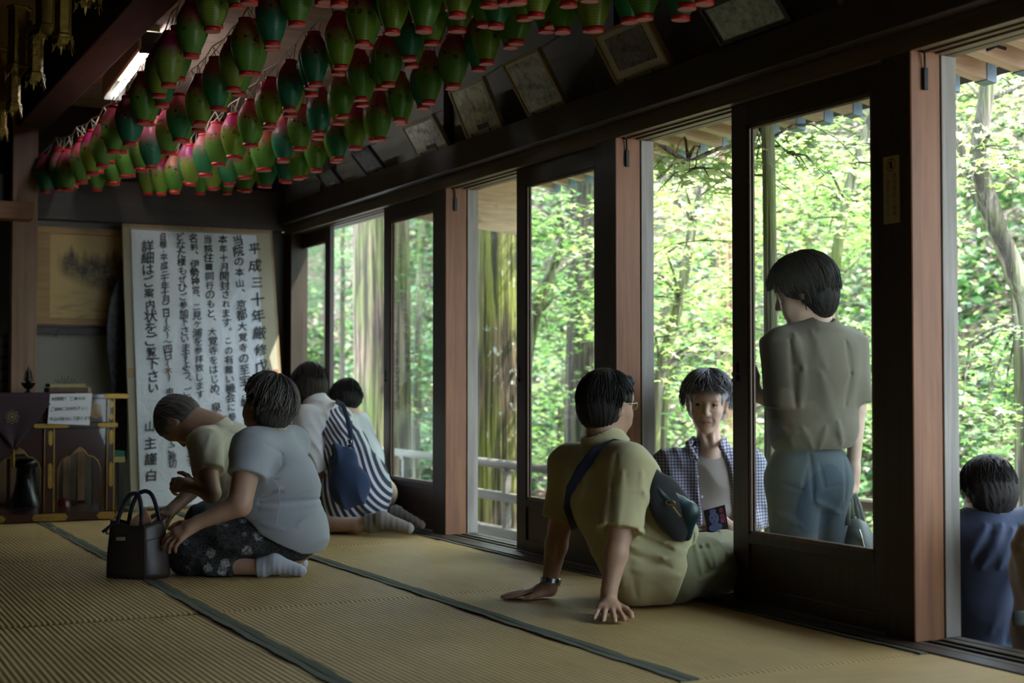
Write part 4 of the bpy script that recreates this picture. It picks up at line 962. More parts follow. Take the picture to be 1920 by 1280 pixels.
build('tape', MB().quadbox([bp(-.002, .45, .002), bp(.05, .45, .002), bp(.05, .485, .002), bp(-.002, .485, .002)], nrm*.001), tp_, t)
build('tape', MB().quadbox([bp(.94, .45, .002), bp(.995, .45, .002), bp(.995, .475, .002), bp(.94, .475, .002)], nrm*.001), tp_, t)
wr = random.Random(3); ink = MB(); uxb = Vector((1, 0, 0))
def colm(px, py0, txt, size, py1):
    # px,py0: first character; py1: last one
    q = C0+ray(px, py0)*((bp(.5, .5)-C0).dot(nrm)/ray(px, py0).dot(nrm)); q2 = C0+ray(px, py1)*((bp(.5, .5)-C0).dot(nrm)/ray(px, py1).dot(nrm))
    pitch = (q-q2).length/max(1, len(txt)-1)
    write(ink, txt, q+nrm*.0165, uxb, uz, size, pitch, nrm, .16, .14, size*.035, rnd=wr)
colm(476, 468, '平成三十年厳修戊戌開封法会', .092, 850)
colm(444, 452, '当院の本山、京都大覚寺の至宝、嵯峨天皇の勅封', .070, 880)
colm(416, 450, '本年十月開封されます。この有難い機会に参拝', .062, 800)
colm(388, 450, '当院住職同行のもと、大覚寺をはじめ、泉涌寺', .064, 800)
colm(361, 448, '名刹、伊勢神宮、二見ヶ浦を参拝致します', .060, 740)
colm(337, 445, 'どなた様もぜひご参加下さいますよう、ご案内申し上げます。', .062, 884)
colm(304, 446, '日程…平成三十年十月二日(火)〜四日(木) 申込…十月末までご締切', .056, 870)
colm(275, 462, '詳細はご案内状をご覧下さい', .078, 728)
colm(279, 800, '山主謹白', .078, 892)
build('brush_writing', ink, plain('sumi_ink', (.012, .012, .016), .5, bump=0), t)
rm = MB()
for (px, py) in ((309, 438), (315, 685)):
    q = C0+ray(px, py)*((bp(.5, .5)-C0).dot(nrm)/ray(px, py).dot(nrm))+nrm*.0175
    rm.quadbox([q+uz*-.004+uxb*-.03, q+uxb*.0+uz*-.004, q, q+uxb*-.03], nrm*.001); rm.quadbox([q+uz*-.06+uxb*-.004, q+uz*-.06, q, q+uxb*-.004], nrm*.001)
build('red_marks', rm, plain('red_ink', (.55, .10, .04), .6, bump=0), t)
t2 = bp(.965, .468, .006); build('red_seal', MB().obox(t2, (uxb, nrm, uz), (.016, .001, .022)), plain('seal_red', (.30, .10, .07), .7, bump=0), t)
# ================================================================== tote bag
def tote():
    c = PZ(268, 1088, 0); base = Vector((c.x, c.y+.11, 0)); th = thing('tote_bag', 'dark brown leather tote bag standing open on the mat', 'bag', base)
    d = (base-C0).dot(FWD); s = d/FOC
    r_ = RGT; f_ = HF
    lth = NT('brown_leather'); vv = lth.vor(lth.coord(), 260); lth.col((.040, .028, .024)).p(Roughness=.42); lth.bump(vv, .25, .001)
    nl = plain('navy_strap_leather', (.016, .016, .028), .35, bump=0)
    wb, wt, hb, dp = .122, .108, .235, .075
    # body: front seam corner is turned toward the viewer at the right third
    ctr = [(-wb, -.01), (wb*.42, -dp), (wb, -.01), (wb*.85, dp), (-wb*.85, dp*.9)]
    m = MB(); K = 10; rings = []
    n = 40
    poly = [Vector((a, b, 0)) for a, b in ctr]
    def outline(v):
        k_ = 1+.05*math.sin(v*math.pi)*(1-v); sh = (wt/wb)**v
        out = []
        for i in range(len(poly)):
            A, B = poly[i], poly[(i+1) % len(poly)]
            for j in range(8):
                u = j/8; q = A.lerp(B, u); bul = math.sin(u*math.pi)*(.010*(1-v)+.004); nn = Vector((q.x, q.y, 0)).normalized()
                out.append((q*sh*k_+nn*bul))
        return out
    vs = []; top_dip = lambda q: .016*math.cos(q.x/wt*1.5)
    for i in range(K+1):
        v = i/K; o_ = outline(v)
        for q in o_:
            z = hb*v-(.018*max(0, math.cos(q.x/wt*1.9))*v if v > .6 else 0)
            w_ = base+r_*q.x+f_*q.y; vs.append((w_.x, w_.y, max(.002, z)))
    fs = [(i*n+j, i*n+(j+1) % n, (i+1)*n+(j+1) % n, (i+1)*n+j) for i in range(K) for j in range(n)]+[tuple(range(n))[::-1]]
    m.add(vs, fs); build('body', m, lth.m, th, smooth=True, solid=.004)
    build('seam', MB().tube([Vector(vs[i*n+8])+(-f_*.002) for i in range(K+1)], .0022, 5), lth.m, th)
    ptp = [Vector(vs[7*n+j])-f_*.003 for j in range(8, 17)]
    build('side_pocket_edge', MB().tube(ptp, .002, 5), lth.m, th)
    for s_, yo, nm in ((-1, -.055, 0), (1, .045, 1)):
        cx = -.005 if nm == 0 else .018
        arc = [base+r_*(cx+x_)+f_*yo+ZU*z_ for x_, z_ in ((-.066, .19), (-.064, .235), (-.052, .29), (-.030, .335), (.0, .352), (.028, .338), (.048, .29), (.060, .235), (.062, .19))]
        if nm == 0: arc = [base+r_*x_+f_*yo+ZU*z_ for x_, z_ in ((-.070, .225), (-.060, .26), (-.040, .31), (-.018, .342), (.004, .350), (.022, .335), (.030, .29), (.031, .235), (.030, .165))]
        sm = []
        for i in range(len(arc)-1):
            for k in range(4):
                u = k/4; p_1, p0_, p1_, p2_ = arc[max(i-1, 0)], arc[i], arc[i+1], arc[min(i+2, len(arc)-1)]
                sm.append(.5*((2*p0_)+(p1_-p_1)*u+(2*p_1-5*p0_+4*p1_-p2_)*u*u+(3*p0_-3*p1_+p2_-p_1)*u**3))
        sm.append(arc[-1])
        hd = build('handle', MB().tube(sm, (.0028, .0095) if False else [(.003, .009)]*len(sm), 8, flat=tuple(f_)), nl, th, smooth=True)
        if nm == 0:
            q = base+r_*.031+f_*(yo-.004)+ZU*.245; build('buckle', MB().tube([q+r_*-.012+ZU*.006, q+r_*.012+ZU*.006, q+r_*.012-ZU*.004, q+r_*-.012-ZU*.004], .0014, 5, closed=True), M['gold'], hd)
            q = base+r_*-.078+f_*yo+ZU*.235; build('buckle', MB().tube([q+ZU*.014, q+r_*.012, q-ZU*.014, q-r_*.012], .0014, 5, closed=True), M['gold'], hd)
    q = base+f_*-.058
    build('loose_strap', MB().tube([q+r_*-.068+ZU*.235, q+r_*-.095+ZU*.218, q+r_*-.128+ZU*.192], [(.003, .007)]*3, 6, flat=tuple(f_)), nl, th)
    build('charm', MB().lathe([(.003, 0), (.008, -.006), (.009, -.014), (.005, -.02)][::-1], q+r_*-.108+ZU*.203, 10), M['gold'], th, smooth=True)
    pl_ = base+r_*-.052+f_*-.062+ZU*.165; build('metal_label', MB().obox(pl_, (r_, f_, ZU), (.018, .003, .007)), plain('worn_brass_label', (.38, .36, .26), .4, .7, bump=0), th, bevel=.001)
    build('red_tag', MB().obox(base+r_*.104+f_*-.028+ZU*.160, (r_, f_, ZU), (.008, .004, .003)), plain('red_tag', (.5, .02, .03), .5, bump=0), th)
    pk = thing('paper_packet', 'crumpled pale pink wrapped packet sticking out of the tote bag', 'packet', base+ZU*.15+r_*.02)
    A = base+ZU*.15
    mm = MB().add([A+r_*-.045+f_*-.005, A+r_*.060+f_*-.005, A+r_*.060+f_*.03, A+r_*-.045+f_*.03, A+r_*.055+ZU*.085, A+r_*.030+ZU*.135+f_*.01, A+r_*.018+ZU*.095+f_*.02, A+r_*-.03+ZU*.085+f_*.01, A+r_*.058+ZU*.08+f_*.02],
        [(0,1,4,5), (0,5,6,7), (1,2,8,4), (4,8,5), (8,2,3,6), (8,6,5), (3,0,7), (3,7,6), (3,2,1,0)])
    build('wrapping', mm, plain('pink_wrap', (.42, .23, .16), .5, var=.5, scale=50), pk)
tote()
# ================================================================== figures: smooth blended volumes turned into one skin
def A3(v): return np.array(v, np.float32)
class Fr:                                   # local frame: x right, y forward, z up
    def __init__(s, c, f, u, k=1.0):
        f = Vector(f).normalized(); u = Vector(u); u = (u-f*u.dot(f)).normalized(); r = f.cross(u)
        s.c, s.f, s.u, s.r, s.k = Vector(c), f, u, r, k
        s.M = np.array([r, f, u], np.float32)
    def p(s, x, y, z): return s.c+(s.r*x+s.f*y+s.u*z)*s.k
    def d(s, x, y, z): return s.r*x+s.f*y+s.u*z
def rc(a, b, r1, r2=None, k=.02, op='add', fr=None, sc=None):
    r2 = r1 if r2 is None else r2; a, b = A3(a), A3(b); R_ = max(r1, r2)
    def f(X, Y, Z):
        px, py, pz = X-a[0], Y-a[1], Z-a[2]; ba = b-a; L = float((ba*ba).sum())+1e-12
        h = np.clip((px*ba[0]+py*ba[1]+pz*ba[2])/L, 0, 1)
        return np.sqrt((px-ba[0]*h)**2+(py-ba[1]*h)**2+(pz-ba[2]*h)**2)-(r1+(r2-r1)*h)
    return (op, f, np.minimum(a, b)-R_, np.maximum(a, b)+R_, k)
def el(c, r, fr=None, k=.03, op='add'):
    c = A3(c); r = A3(r); Mx = fr.M if fr is not None else np.eye(3, dtype=np.float32); R_ = float(r.max())
    def f(X, Y, Z):
        px, py, pz = X-c[0], Y-c[1], Z-c[2]
        q = [(Mx[i, 0]*px+Mx[i, 1]*py+Mx[i, 2]*pz)/r[i] for i in range(3)]
        k0 = np.sqrt(q[0]**2+q[1]**2+q[2]**2)+1e-9; k1 = np.sqrt((q[0]/r[0])**2+(q[1]/r[1])**2+(q[2]/r[2])**2)+1e-9
        return k0*(k0-1)/k1
    return (op, f, c-R_, c+R_, k)
def cc(a, b, r1, r2=None, k=.02, op='add', flat=1.0, fv=None):
    """cone with clean flat ends; flat squashes it along fv"""
    r2 = r1 if r2 is None else r2; a, b = A3(a), A3(b); R_ = max(r1, r2)*1.15
    fv_ = None if fv is None else A3(Vector(fv).normalized())
    def f(X, Y, Z):
        px, py, pz = X-a[0], Y-a[1], Z-a[2]; ba = b-a; L = float(np.sqrt((ba*ba).sum()))+1e-9; n = ba/L
        t = px*n[0]+py*n[1]+pz*n[2]; rx, ry, rz = px-n[0]*t, py-n[1]*t, pz-n[2]*t
        if fv_ is not None:
            w_ = rx*fv_[0]+ry*fv_[1]+rz*fv_[2]; e = (1/flat-1)*w_; rx, ry, rz = rx+fv_[0]*e, ry+fv_[1]*e, rz+fv_[2]*e
        dr = np.sqrt(rx*rx+ry*ry+rz*rz)-(r1+(r2-r1)*np.clip(t/L, 0, 1)); da = np.maximum(-t, t-L)
        return np.minimum(np.maximum(dr, da), 0)+np.sqrt(np.maximum(dr, 0)**2+np.maximum(da, 0)**2)-.003
    return (op, f, np.minimum(a, b)-R_, np.maximum(a, b)+R_, k)
def pl(p, n, op='int', k=.004):             # keep the side the normal points away from
    p, n = A3(p), A3(Vector(n).normalized())
    return (op, lambda X, Y, Z: (X-p[0])*n[0]+(Y-p[1])*n[1]+(Z-p[2])*n[2], None, None, k)
def grow(prims, g, k=None):
    out = []
    for op, f, lo, hi, kk in prims:
        out.append((op, (lambda X, Y, Z, f=f: f(X, Y, Z)-g), None if lo is None else lo-g, None if hi is None else hi+g, kk if k is None else k))
    return out
def sdf_mesh(name, prims, mat, parent, res=.006, disp=None, attrs=None, extra=None):
    los = [p_[2] for p_ in prims if p_[0] == 'add']; his = [p_[3] for p_ in prims if p_[0] == 'add']
    lo = np.min(los, 0)-4*res-.012; hi = np.max(his, 0)+4*res+.012
    n = np.ceil((hi-lo)/res).astype(int)+1; D = np.full(tuple(n), .12, np.float32)
    axs = [(lo[i]+np.arange(n[i])*res).astype(np.float32) for i in range(3)]
    for op, f, a, b, k in prims:
        m = k+.03
        if a is None: sl = [slice(0, n[i]) for i in range(3)]
        else:
            sl = [slice(max(0, int((a[i]-m-lo[i])/res)), max(0, min(int(n[i]), int((b[i]+m-lo[i])/res)+2))) for i in range(3)]
            if any(q.stop <= q.start for q in sl): continue
        sl = tuple(sl); X = axs[0][sl[0]][:, None, None]; Y = axs[1][sl[1]][None, :, None]; Z = axs[2][sl[2]][None, None, :]
        d = f(X, Y, Z); E_ = D[sl]; d = np.broadcast_to(d, E_.shape)
        if op == 'add':
            h = np.clip(.5+.5*(E_-d)/k, 0, 1); D[sl] = E_*(1-h)+d*h-k*h*(1-h)
        else:
            if op == 'sub': d = -d
            h = np.clip(.5-.5*(E_-d)/k, 0, 1); D[sl] = E_*(1-h)+d*h+k*h*(1-h)
    if disp is not None: D += disp(axs[0][:, None, None], axs[1][None, :, None], axs[2][None, None, :]).astype(np.float32)
    # surface nets
    S = D < 0; a_ = S[:-1, :-1, :-1].astype(np.int8)
    cnt = np.zeros_like(a_)
    cs = [(i, j, k) for i in (0, 1) for j in (0, 1) for k in (0, 1)]
    def sh(A, c): return A[c[0]:A.shape[0]-1+c[0], c[1]:A.shape[1]-1+c[1], c[2]:A.shape[2]-1+c[2]]
    for c in cs: cnt = cnt+sh(S, c)
    act = np.argwhere((cnt > 0) & (cnt < 8)); idx = -np.ones(a_.shape, np.int32)
    I, J, K = act.T; idx[I, J, K] = np.arange(len(act)); acc = np.zeros((len(act), 3)); num = np.zeros(len(act))
    val = {c: D[I+c[0], J+c[1], K+c[2]] for c in cs}
    for c in cs:
        for ax in range(3):
            if c[ax] == 0:
                e = list(c); e[ax] = 1; e = tuple(e); va, vb = val[c], val[e]; m = (va < 0) != (vb < 0)
                t = np.where(m, va/np.where(m, va-vb, 1), 0)
                for q in range(3): acc[:, q] += np.where(m, c[q]+(t if q == ax else 0), 0)
                num += m
    V = (act+acc/num[:, None])*res+lo
    Qs = []
    for ax in range(3):
        sl0 = [slice(None)]*3; sl1 = [slice(None)]*3; sl0[ax] = slice(0, -1); sl1[ax] = slice(1, None)
        A_, B_ = S[tuple(sl0)], S[tuple(sl1)]; e = np.argwhere(A_ != B_); o1, o2 = (ax+1) % 3, (ax+2) % 3
        ok = (e[:, o1] > 0) & (e[:, o2] > 0) & (e[:, o1] < a_.shape[o1]) & (e[:, o2] < a_.shape[o2]); e = e[ok]
        fl = A_[e[:, 0], e[:, 1], e[:, 2]]
        def g(d1, d2):
            q = e.copy(); q[:, o1] += d1; q[:, o2] += d2; return idx[q[:, 0], q[:, 1], q[:, 2]]
        q = np.stack([g(-1, -1), g(0, -1), g(0, 0), g(-1, 0)], 1); q[~fl] = q[~fl][:, ::-1]; Qs.append(q)
    Q = np.concatenate(Qs); Q = Q[(Q >= 0).all(1)]
    off = np.array(wloc(parent)) if parent else np.zeros(3)
    at = {k_: fn(V) for k_, fn in (attrs or {}).items()}
    if extra:
        V2, Q2 = extra; Q = np.concatenate([Q, Q2+len(V)]); 
        at = {k_: np.concatenate([at[k_], fn(V2)]) for k_, fn in (attrs or {}).items()}
        V = np.concatenate([V, V2])
    return npmesh(name, V-off, Q, mat, parent, True, at)
def folds(*specs):
    """each: (direction, wavelength m, amplitude m, warp)"""
    def f(X, Y, Z):
        d = 0
        for (dr, wl, amp, wp_) in specs:
            dr = Vector(dr).normalized(); s_ = (X*dr.x+Y*dr.y+Z*dr.z)*2*math.pi/wl
            o_ = dr.orthogonal().normalized(); u_ = X*o_.x+Y*o_.y+Z*o_.z; o2 = dr.cross(o_); v_ = X*o2.x+Y*o2.y+Z*o2.z
            s_ = s_+wp_*np.sin(u_*17+v_*7)+wp_*.7*np.sin(v_*29-u_*11+1.3)
            en = .5+.5*np.sin(u_*9+v_*13+wl*70)
            d = d+amp*en*(np.abs(np.sin(s_*.5))-.6)
        return d
    return f
def head(F, jaw=1.0, nose=1.0):
    k = F.k; e = lambda x, y, z, r, kk=.02, op='add': el(F.p(x, y, z), tuple(q*k for q in r), F, kk*k, op)
    c = lambda a, b, r1, r2, kk=.008, op='add': rc(F.p(*a), F.p(*b), r1*k, r2*k, kk*k, op)
    L = [e(0, -.012, .030, (.074, .094, .084)), e(0, .018, -.028, (.061, .068, .084), .03), e(0, .034, -.072, (.047*jaw, .048, .040), .03),
         e(0, .066, -.100, (.020, .018, .015), .025), e(.034, .058, -.034, (.022, .022, .020), .03), e(-.034, .058, -.034, (.022, .022, .020), .03),
         e(0, .070, .030, (.050, .020, .026), .03), c((-.034, .082, .016), (.034, .082, .016), .008, .008, .014),
         e(.031, .094, -.002, (.018, .014, .011), .012, 'sub'), e(-.031, .094, -.002, (.018, .014, .011), .012, 'sub'),
         c((0, .084, .002), (0, .098+.006*nose, -.036), .0075, .0105, .012), e(.011, .092, -.040, (.008, .009, .007), .006), e(-.011, .092, -.040, (.008, .009, .007), .006),
         c((-.028, .068, -.064), (.028, .068, -.064), .016, .016, .02), e(0, .0875, -.0655, (.021, .008, .0048), .005), e(0, .0865, -.0745, (.017, .008, .0055), .005),
         c((-.020, .090, -.070), (.020, .090, -.070), .0022, .0022, .003, 'sub')]
    for s in (1, -1):
        L += [e(s*.074, -.010, -.012, (.009, .020, .030), .008), e(s*.080, -.016, -.002, (.005, .018, .020), .006), e(s*.084, -.008, -.010, (.006, .010, .014), .005, 'sub')]
        # lids
        L += [c((s*.017, .0810, .0035), (s*.031, .0860, .0068), .0032, .0036, .004), c((s*.031, .0860, .0068), (s*.046, .0785, .0020), .0036, .0030, .004),
              c((s*.019, .0805, -.0055), (s*.032, .0838, -.0088), .0027, .0029, .004), c((s*.032, .0838, -.0088), (s*.045, .0772, -.0045), .0028, .0024, .004)]
    return L
def neck(F, base, r=.052, k=.03): return [rc(F.p(0, -.028, -.055), base, r, r*1.12, k)]
eyeM = plain('eye_white', (.36, .30, .27), .25, bump=0, var=.02); irisM = plain('dark_iris', (.02, .012, .008), .15, bump=0)
def eyes(F, par, look=(0, 0)):
    for s in (1, -1):
        c = F.p(s*.0315, .0728, -.0010); m = MB().lathe([(.0001, -.0125)]+[(.0125*math.cos(q), .0125*math.sin(q)) for q in np.linspace(-1.4, 1.4, 9)]+[(.0001, .0125)], c, 14, ax=F.f)
        e = build('eye', m, eyeM, par, smooth=True)
        d = (F.f+F.r*look[0]+F.u*look[1]).normalized()
        build('iris', MB().lathe([(.0068, .0106), (.0058, .0120), (.0034, .0131), (.0001, .0134)], c, 14, ax=d), irisM, e, smooth=True)
def brow(F, par, mat, z=.019):
    for s in (1, -1):
        build('eyebrow', MB().tube([F.p(s*.014, .0905, z-.001), F.p(s*.028, .0905, z+.004), F.p(s*.046, .0800, z+.001)], [(.0020, .0045), (.0024, .005), (.001, .002)], 6, flat=tuple(F.f)), mat, par, smooth=True)
def hand(w_, d, dors, thumb, curl=(.2, .3, .2), spread=.12, s=1.0, side=1, thumbc=.5, flatten=False):
    """w_ wrist, d towards the fingertips, dors back of the hand, thumb sideways towards the thumb"""
    d = Vector(d).normalized(); dors = Vector(dors); dors = (dors-d*dors.dot(d)).normalized(); th = Vector(thumb); th = (th-d*th.dot(d)-dors*th.dot(dors)).normalized()
    F = Fr(w_, d, dors, s); w_ = Vector(w_)
    q = lambda x, y, z: w_+(th*x+d*y+dors*z)*s
    L = [rc(q(.0, -.01, 0), q(.0, .03, 0), .026*s, .026*s, .015), ]
    for x in (-.028, -.010, .010, .027): L.append(rc(q(x*.55, .018, 0), q(x, .088-abs(x)*.25, .002), .0145*s, .0115*s, .012))
    ln = {.027: (.040, .024, .019), .010: (.044, .027, .020), -.010: (.041, .025, .019), -.028: (.032, .019, .017)}
    for i, x in enumerate((.027, .010, -.010, -.028)):
        a = q(x, .084-abs(x)*.25, .001); ang = 0; dirb = (d+th*(x/.028*spread)).normalized(); rr = .0100 if x > -.02 else .0088
        for j in range(3):
            ang += curl[j]*(1+.12*(i-1.5)); dd = dirb*math.cos(ang)-dors*math.sin(ang); b = a+dd*ln[x][j]*s
            L.append(rc(a, b, (rr-.0008*j)*s, (rr-.0008*(j+1))*s, .0035)); a = b
    a = q(.020, .022, -.006); b = a+(th*.75+d*.62-dors*.2*thumbc).normalized()*.042*s; c = b+(th*.45+d*.85-dors*.5*thumbc).normalized()*.030*s; e = c+(th*.15+d*.95-dors*.6*thumbc).normalized()*.024*s
    L += [rc(a, b, .0165*s, .0125*s, .012), rc(b, c, .0120*s, .0105*s, .004), rc(c, e, .0105*s, .0085*s, .004)]
    return L
def hair(F, name, mat, par, prims, N=220, thmax=None, th0=.10, rad=(.080, .102, .094), lift=.014, lw=.0045, crown=(0, -.035, .03), seed=1, res=.0045, tip=.012, part=0.0, disp=None, curl=.06):
    rg_ = random.Random(seed); m = MB(); k = F.k; sgn = -1
    for _ in range(int(N*2.3)):
        ph = rg_.uniform(0, 2*math.pi)           # 0 = forward
        tm = thmax(ph)*(rg_.uniform(.80, 1.04)); t0 = rg_.uniform(th0, max(th0+.05, tm-.45)); wob = rg_.uniform(-curl, curl); pts = []; rs = []
        K = 6; lf = rg_.uniform(.3, 1)*lift
        for j in range(K+1):
            th = t0+(tm-t0)*j/K; a = ph+wob*j+part*math.sin(ph)*j*.1; g = (1-(j/K-.6)**2*.5)
            ex = lf*g+(tip*(j/K)**3)*rg_.uniform(.2, 1)
            x = math.sin(th)*math.sin(a)*(rad[0]+ex); y = math.sin(th)*math.cos(a)*(rad[1]+ex); z = math.cos(th)*(rad[2]+ex)
            pts.append(F.p(x+crown[0]*0, y-.012, z+.022)); rs.append(lw*.72*k*(.35+.65*math.sin(min(1, j/K+.12)*math.pi*.93)))
        m.tube(pts, [(r*1.0, r*.55) for r in rs], 5)
    V2 = np.array(m.v); 
    # caps of the tubes are n-gons: keep the quads only
    Q2 = np.array([f for f in m.f if len(f) == 4])
    def azi(V):
        q = (V-np.array(F.p(0, -.02, .03))) @ F.M.T/k; return np.arctan2(q[:, 0], q[:, 1]+.03)
    def pol(V):
        q = (V-np.array(F.p(0, -.02, .03))) @ F.M.T/k; return np.arctan2(np.hypot(q[:, 0], q[:, 1]), q[:, 2])
    def groove(X, Y, Z):
        o_ = F.p(0, -.02, .03); X, Y, Z = X-o_.x, Y-o_.y, Z-o_.z
        x, y, z = [(F.M[i, 0]*X+F.M[i, 1]*Y+F.M[i, 2]*Z)/k for i in range(3)]
        a = np.arctan2(x, y+.03); th = np.arctan2(np.hypot(x, y), z)
        return (.0013*np.sin(a*19+3.1*np.sin(th*3.3+a*2.3))+.0011*np.sin(a*43.7+4*np.sin(th*2.7-a*5))+.0008*np.sin(a*71+5*np.sin(th*4.1+a*3)))*np.clip(th, 0, 1)
    return sdf_mesh(name, prims, mat, par, res, disp=groove if disp is None else disp, extra=(V2, Q2), attrs={'azi': azi, 'pol': pol})
def haircap(F, t=.014, front=.0, nape=-.055, side=0.0, earz=None, extra=(), lowback=0.0):
    k = F.k; e = lambda x, y, z, r, kk=.012, op='add': el(F.p(x, y, z), tuple(q*k for q in r), F, kk, op)
    L = [e(0, -.014, .030, (.074+t, .094+t, .084+t)), e(0, -.045, -.02, (.068+t*.8, .062+t*.8, .075), .03)]
    L += list(extra)
    L += [e(0, .125, -.055+front, (.100, .085, .110), .012, 'sub')]
    L += [pl(F.p(0, 0, nape), -F.u+F.f*.35, k=.006)]
    if earz is not None:
        for s in (1, -1): L.append(e(s*.085, .030, -.045+earz, (.030, .050, .048), .010, 'sub'))
    return L
def hairmat(name, c1, c2, rough=.55):
    t = NT(name); cx_ = t.n('CombineXYZ'); t.set(cx_.inputs[0], t.math('MULTIPLY', t.attr('azi'), 26)); t.set(cx_.inputs[1], t.math('MULTIPLY', t.attr('pol'), 2.2)); n = t.noise(cx_.outputs[0], 1.6, 5, .7, .6); g = t.n('NewGeometry'); f = t.math('ADD', t.math('MULTIPLY', n, .7), t.math('MULTIPLY', g.outputs['Random Per Island'], .35))
    t.col(t.ramp(f, [(.32, c1), (.75, c2)])).p(Roughness=rough); t.b.inputs['Specular IOR Level'].default_value = .3; t.bump(n, .8, .004); return t.m
HB = hairmat('black_hair', (.006, .005, .005), (.022, .017, .014)); HG = hairmat('grey_hair', (.040, .036, .033), (.26, .235, .21)); HS = hairmat('salt_and_pepper_hair', (.028, .029, .034), (.46, .47, .51)); HBr = hairmat('brown_black_hair', (.010, .007, .006), (.035, .025, .019))
def skinmat(name, c, rough=.5):
    t = NT(name); n = t.noise(t.coord(), 38, 4); n2 = t.noise(t.coord(), 300, 2)
    lip = t.attr('tint')
    b = t.mix(n, tuple(x*.86 for x in c), c); b = t.mix(lip, b, (c[0]*.72, c[1]*.42, c[2]*.44))
    t.col(b).p(Roughness=rough, Subsurface_Weight=.12, Subsurface_Scale=.02); t.b.inputs['Subsurface Radius'].default_value = (1, .35, .2)
    t.bump(n2, .12, .001); return t.m
SK = skinmat('skin_warm', (.50, .30, .20)); SKp = skinmat('skin_pale', (.68, .47, .36))
def lips(F):
    def f(V):
        q = (V-np.array(F.c)) @ F.M.T/F.k
        return np.exp(-((q[:, 0]/.018)**2)**2-((q[:, 2]+.070)/.0075)**2)*(q[:, 1] > .078)*.9+0*q[:, 0]
    return {'tint': f}
def cloth(name, c, var=.1, rough=.85, weave=420, bump=.25):
    t = NT(name); n = t.noise(t.coord(), weave, 2); b = t.noise(t.coord(), 5, 3)
    t.col(t.mix(t.math('ADD', t.math('MULTIPLY', n, .5), t.math('MULTIPLY', b, .5)), tuple(x*(1-var) for x in c), tuple(x*(1+var) for x in c))).p(Roughness=rough, Sheen_Weight=.15)
    t.bump(n, bump, .001); return t.m
def person(lab, base, group=None): return thing('person', lab, 'person', base, group)
def glasses(F, par, rim, full=False):
    m = MB()
    for s in (1, -1):
        N = 16; pts = [F.p(s*.033+.0215*math.cos(q), .098-.004*abs(math.cos(q))*(1 if s*math.cos(q) > 0 else 0), -.003+.0155*math.sin(q)) for q in np.linspace(0, 2*math.pi, N+1)[:-1]]
        m.tube(pts, .0011, 5, closed=True); m.tube([F.p(s*.0545, .094, .006), F.p(s*.074, .060, .004), F.p(s*.080, -.005, .003), F.p(s*.079, -.022, -.012)], .0013, 5)
    m.tube([F.p(-.0115, .098, .002), F.p(0, .101, .005), F.p(.0115, .098, .002)], .0012, 5)
    g = build('glasses', m, rim, par, smooth=True)
    l = MB()
    for s in (1, -1):
        for_ = [F.p(s*.033+.0205*math.cos(q), .0975, -.003+.0145*math.sin(q)) for q in np.linspace(0, 2*math.pi, 17)[:-1]]
        l.prism(for_, F.f*.001)
    build('lenses', l, M['glass'], g)
def creases(*ls):
    def f(X, Y, Z):
        d = 0
        for (a, b, amp, w_) in ls:
            ba = b-a; ba = ba-HF*ba.dot(HF); L = ba.length_squared+1e-9
            px, py, pz = X-a.x, Y-a.y, Z-a.z; q = px*HF.x+py*HF.y; px, py = px-HF.x*q, py-HF.y*q
            h = np.clip((px*ba.x+py*ba.y+pz*ba.z)/L, 0, 1); r2 = (px-ba.x*h)**2+(py-ba.y*h)**2+(pz-ba.z*h)**2
            wh = w_*(.35+.65*np.sin(np.pi*np.clip(h, .04, .96)))
            d = d-amp*np.exp(-r2/(wh*wh))
        return d
    return f
def plus(*fs): return lambda X, Y, Z: sum(f(X, Y, Z) for f in fs)
def CR(d, sc_, *rows):
    out = []
    for r in rows:
        x0, y0, x1, y1, amp = r[:5]; w_ = r[5] if len(r) > 5 else .012
        out.append((P(x0, y0, d), P(x1, y1, d), amp*.0008*sc_, w_*1.6))
    return creases(*out)
FLOOR = ('int', (lambda X, Y, Z: np.where(X < 3.12, .004-Z, -1.0)), None, None, .004)
NF, NR_, DN = HF, RGT, Vector((0, 0, -1))

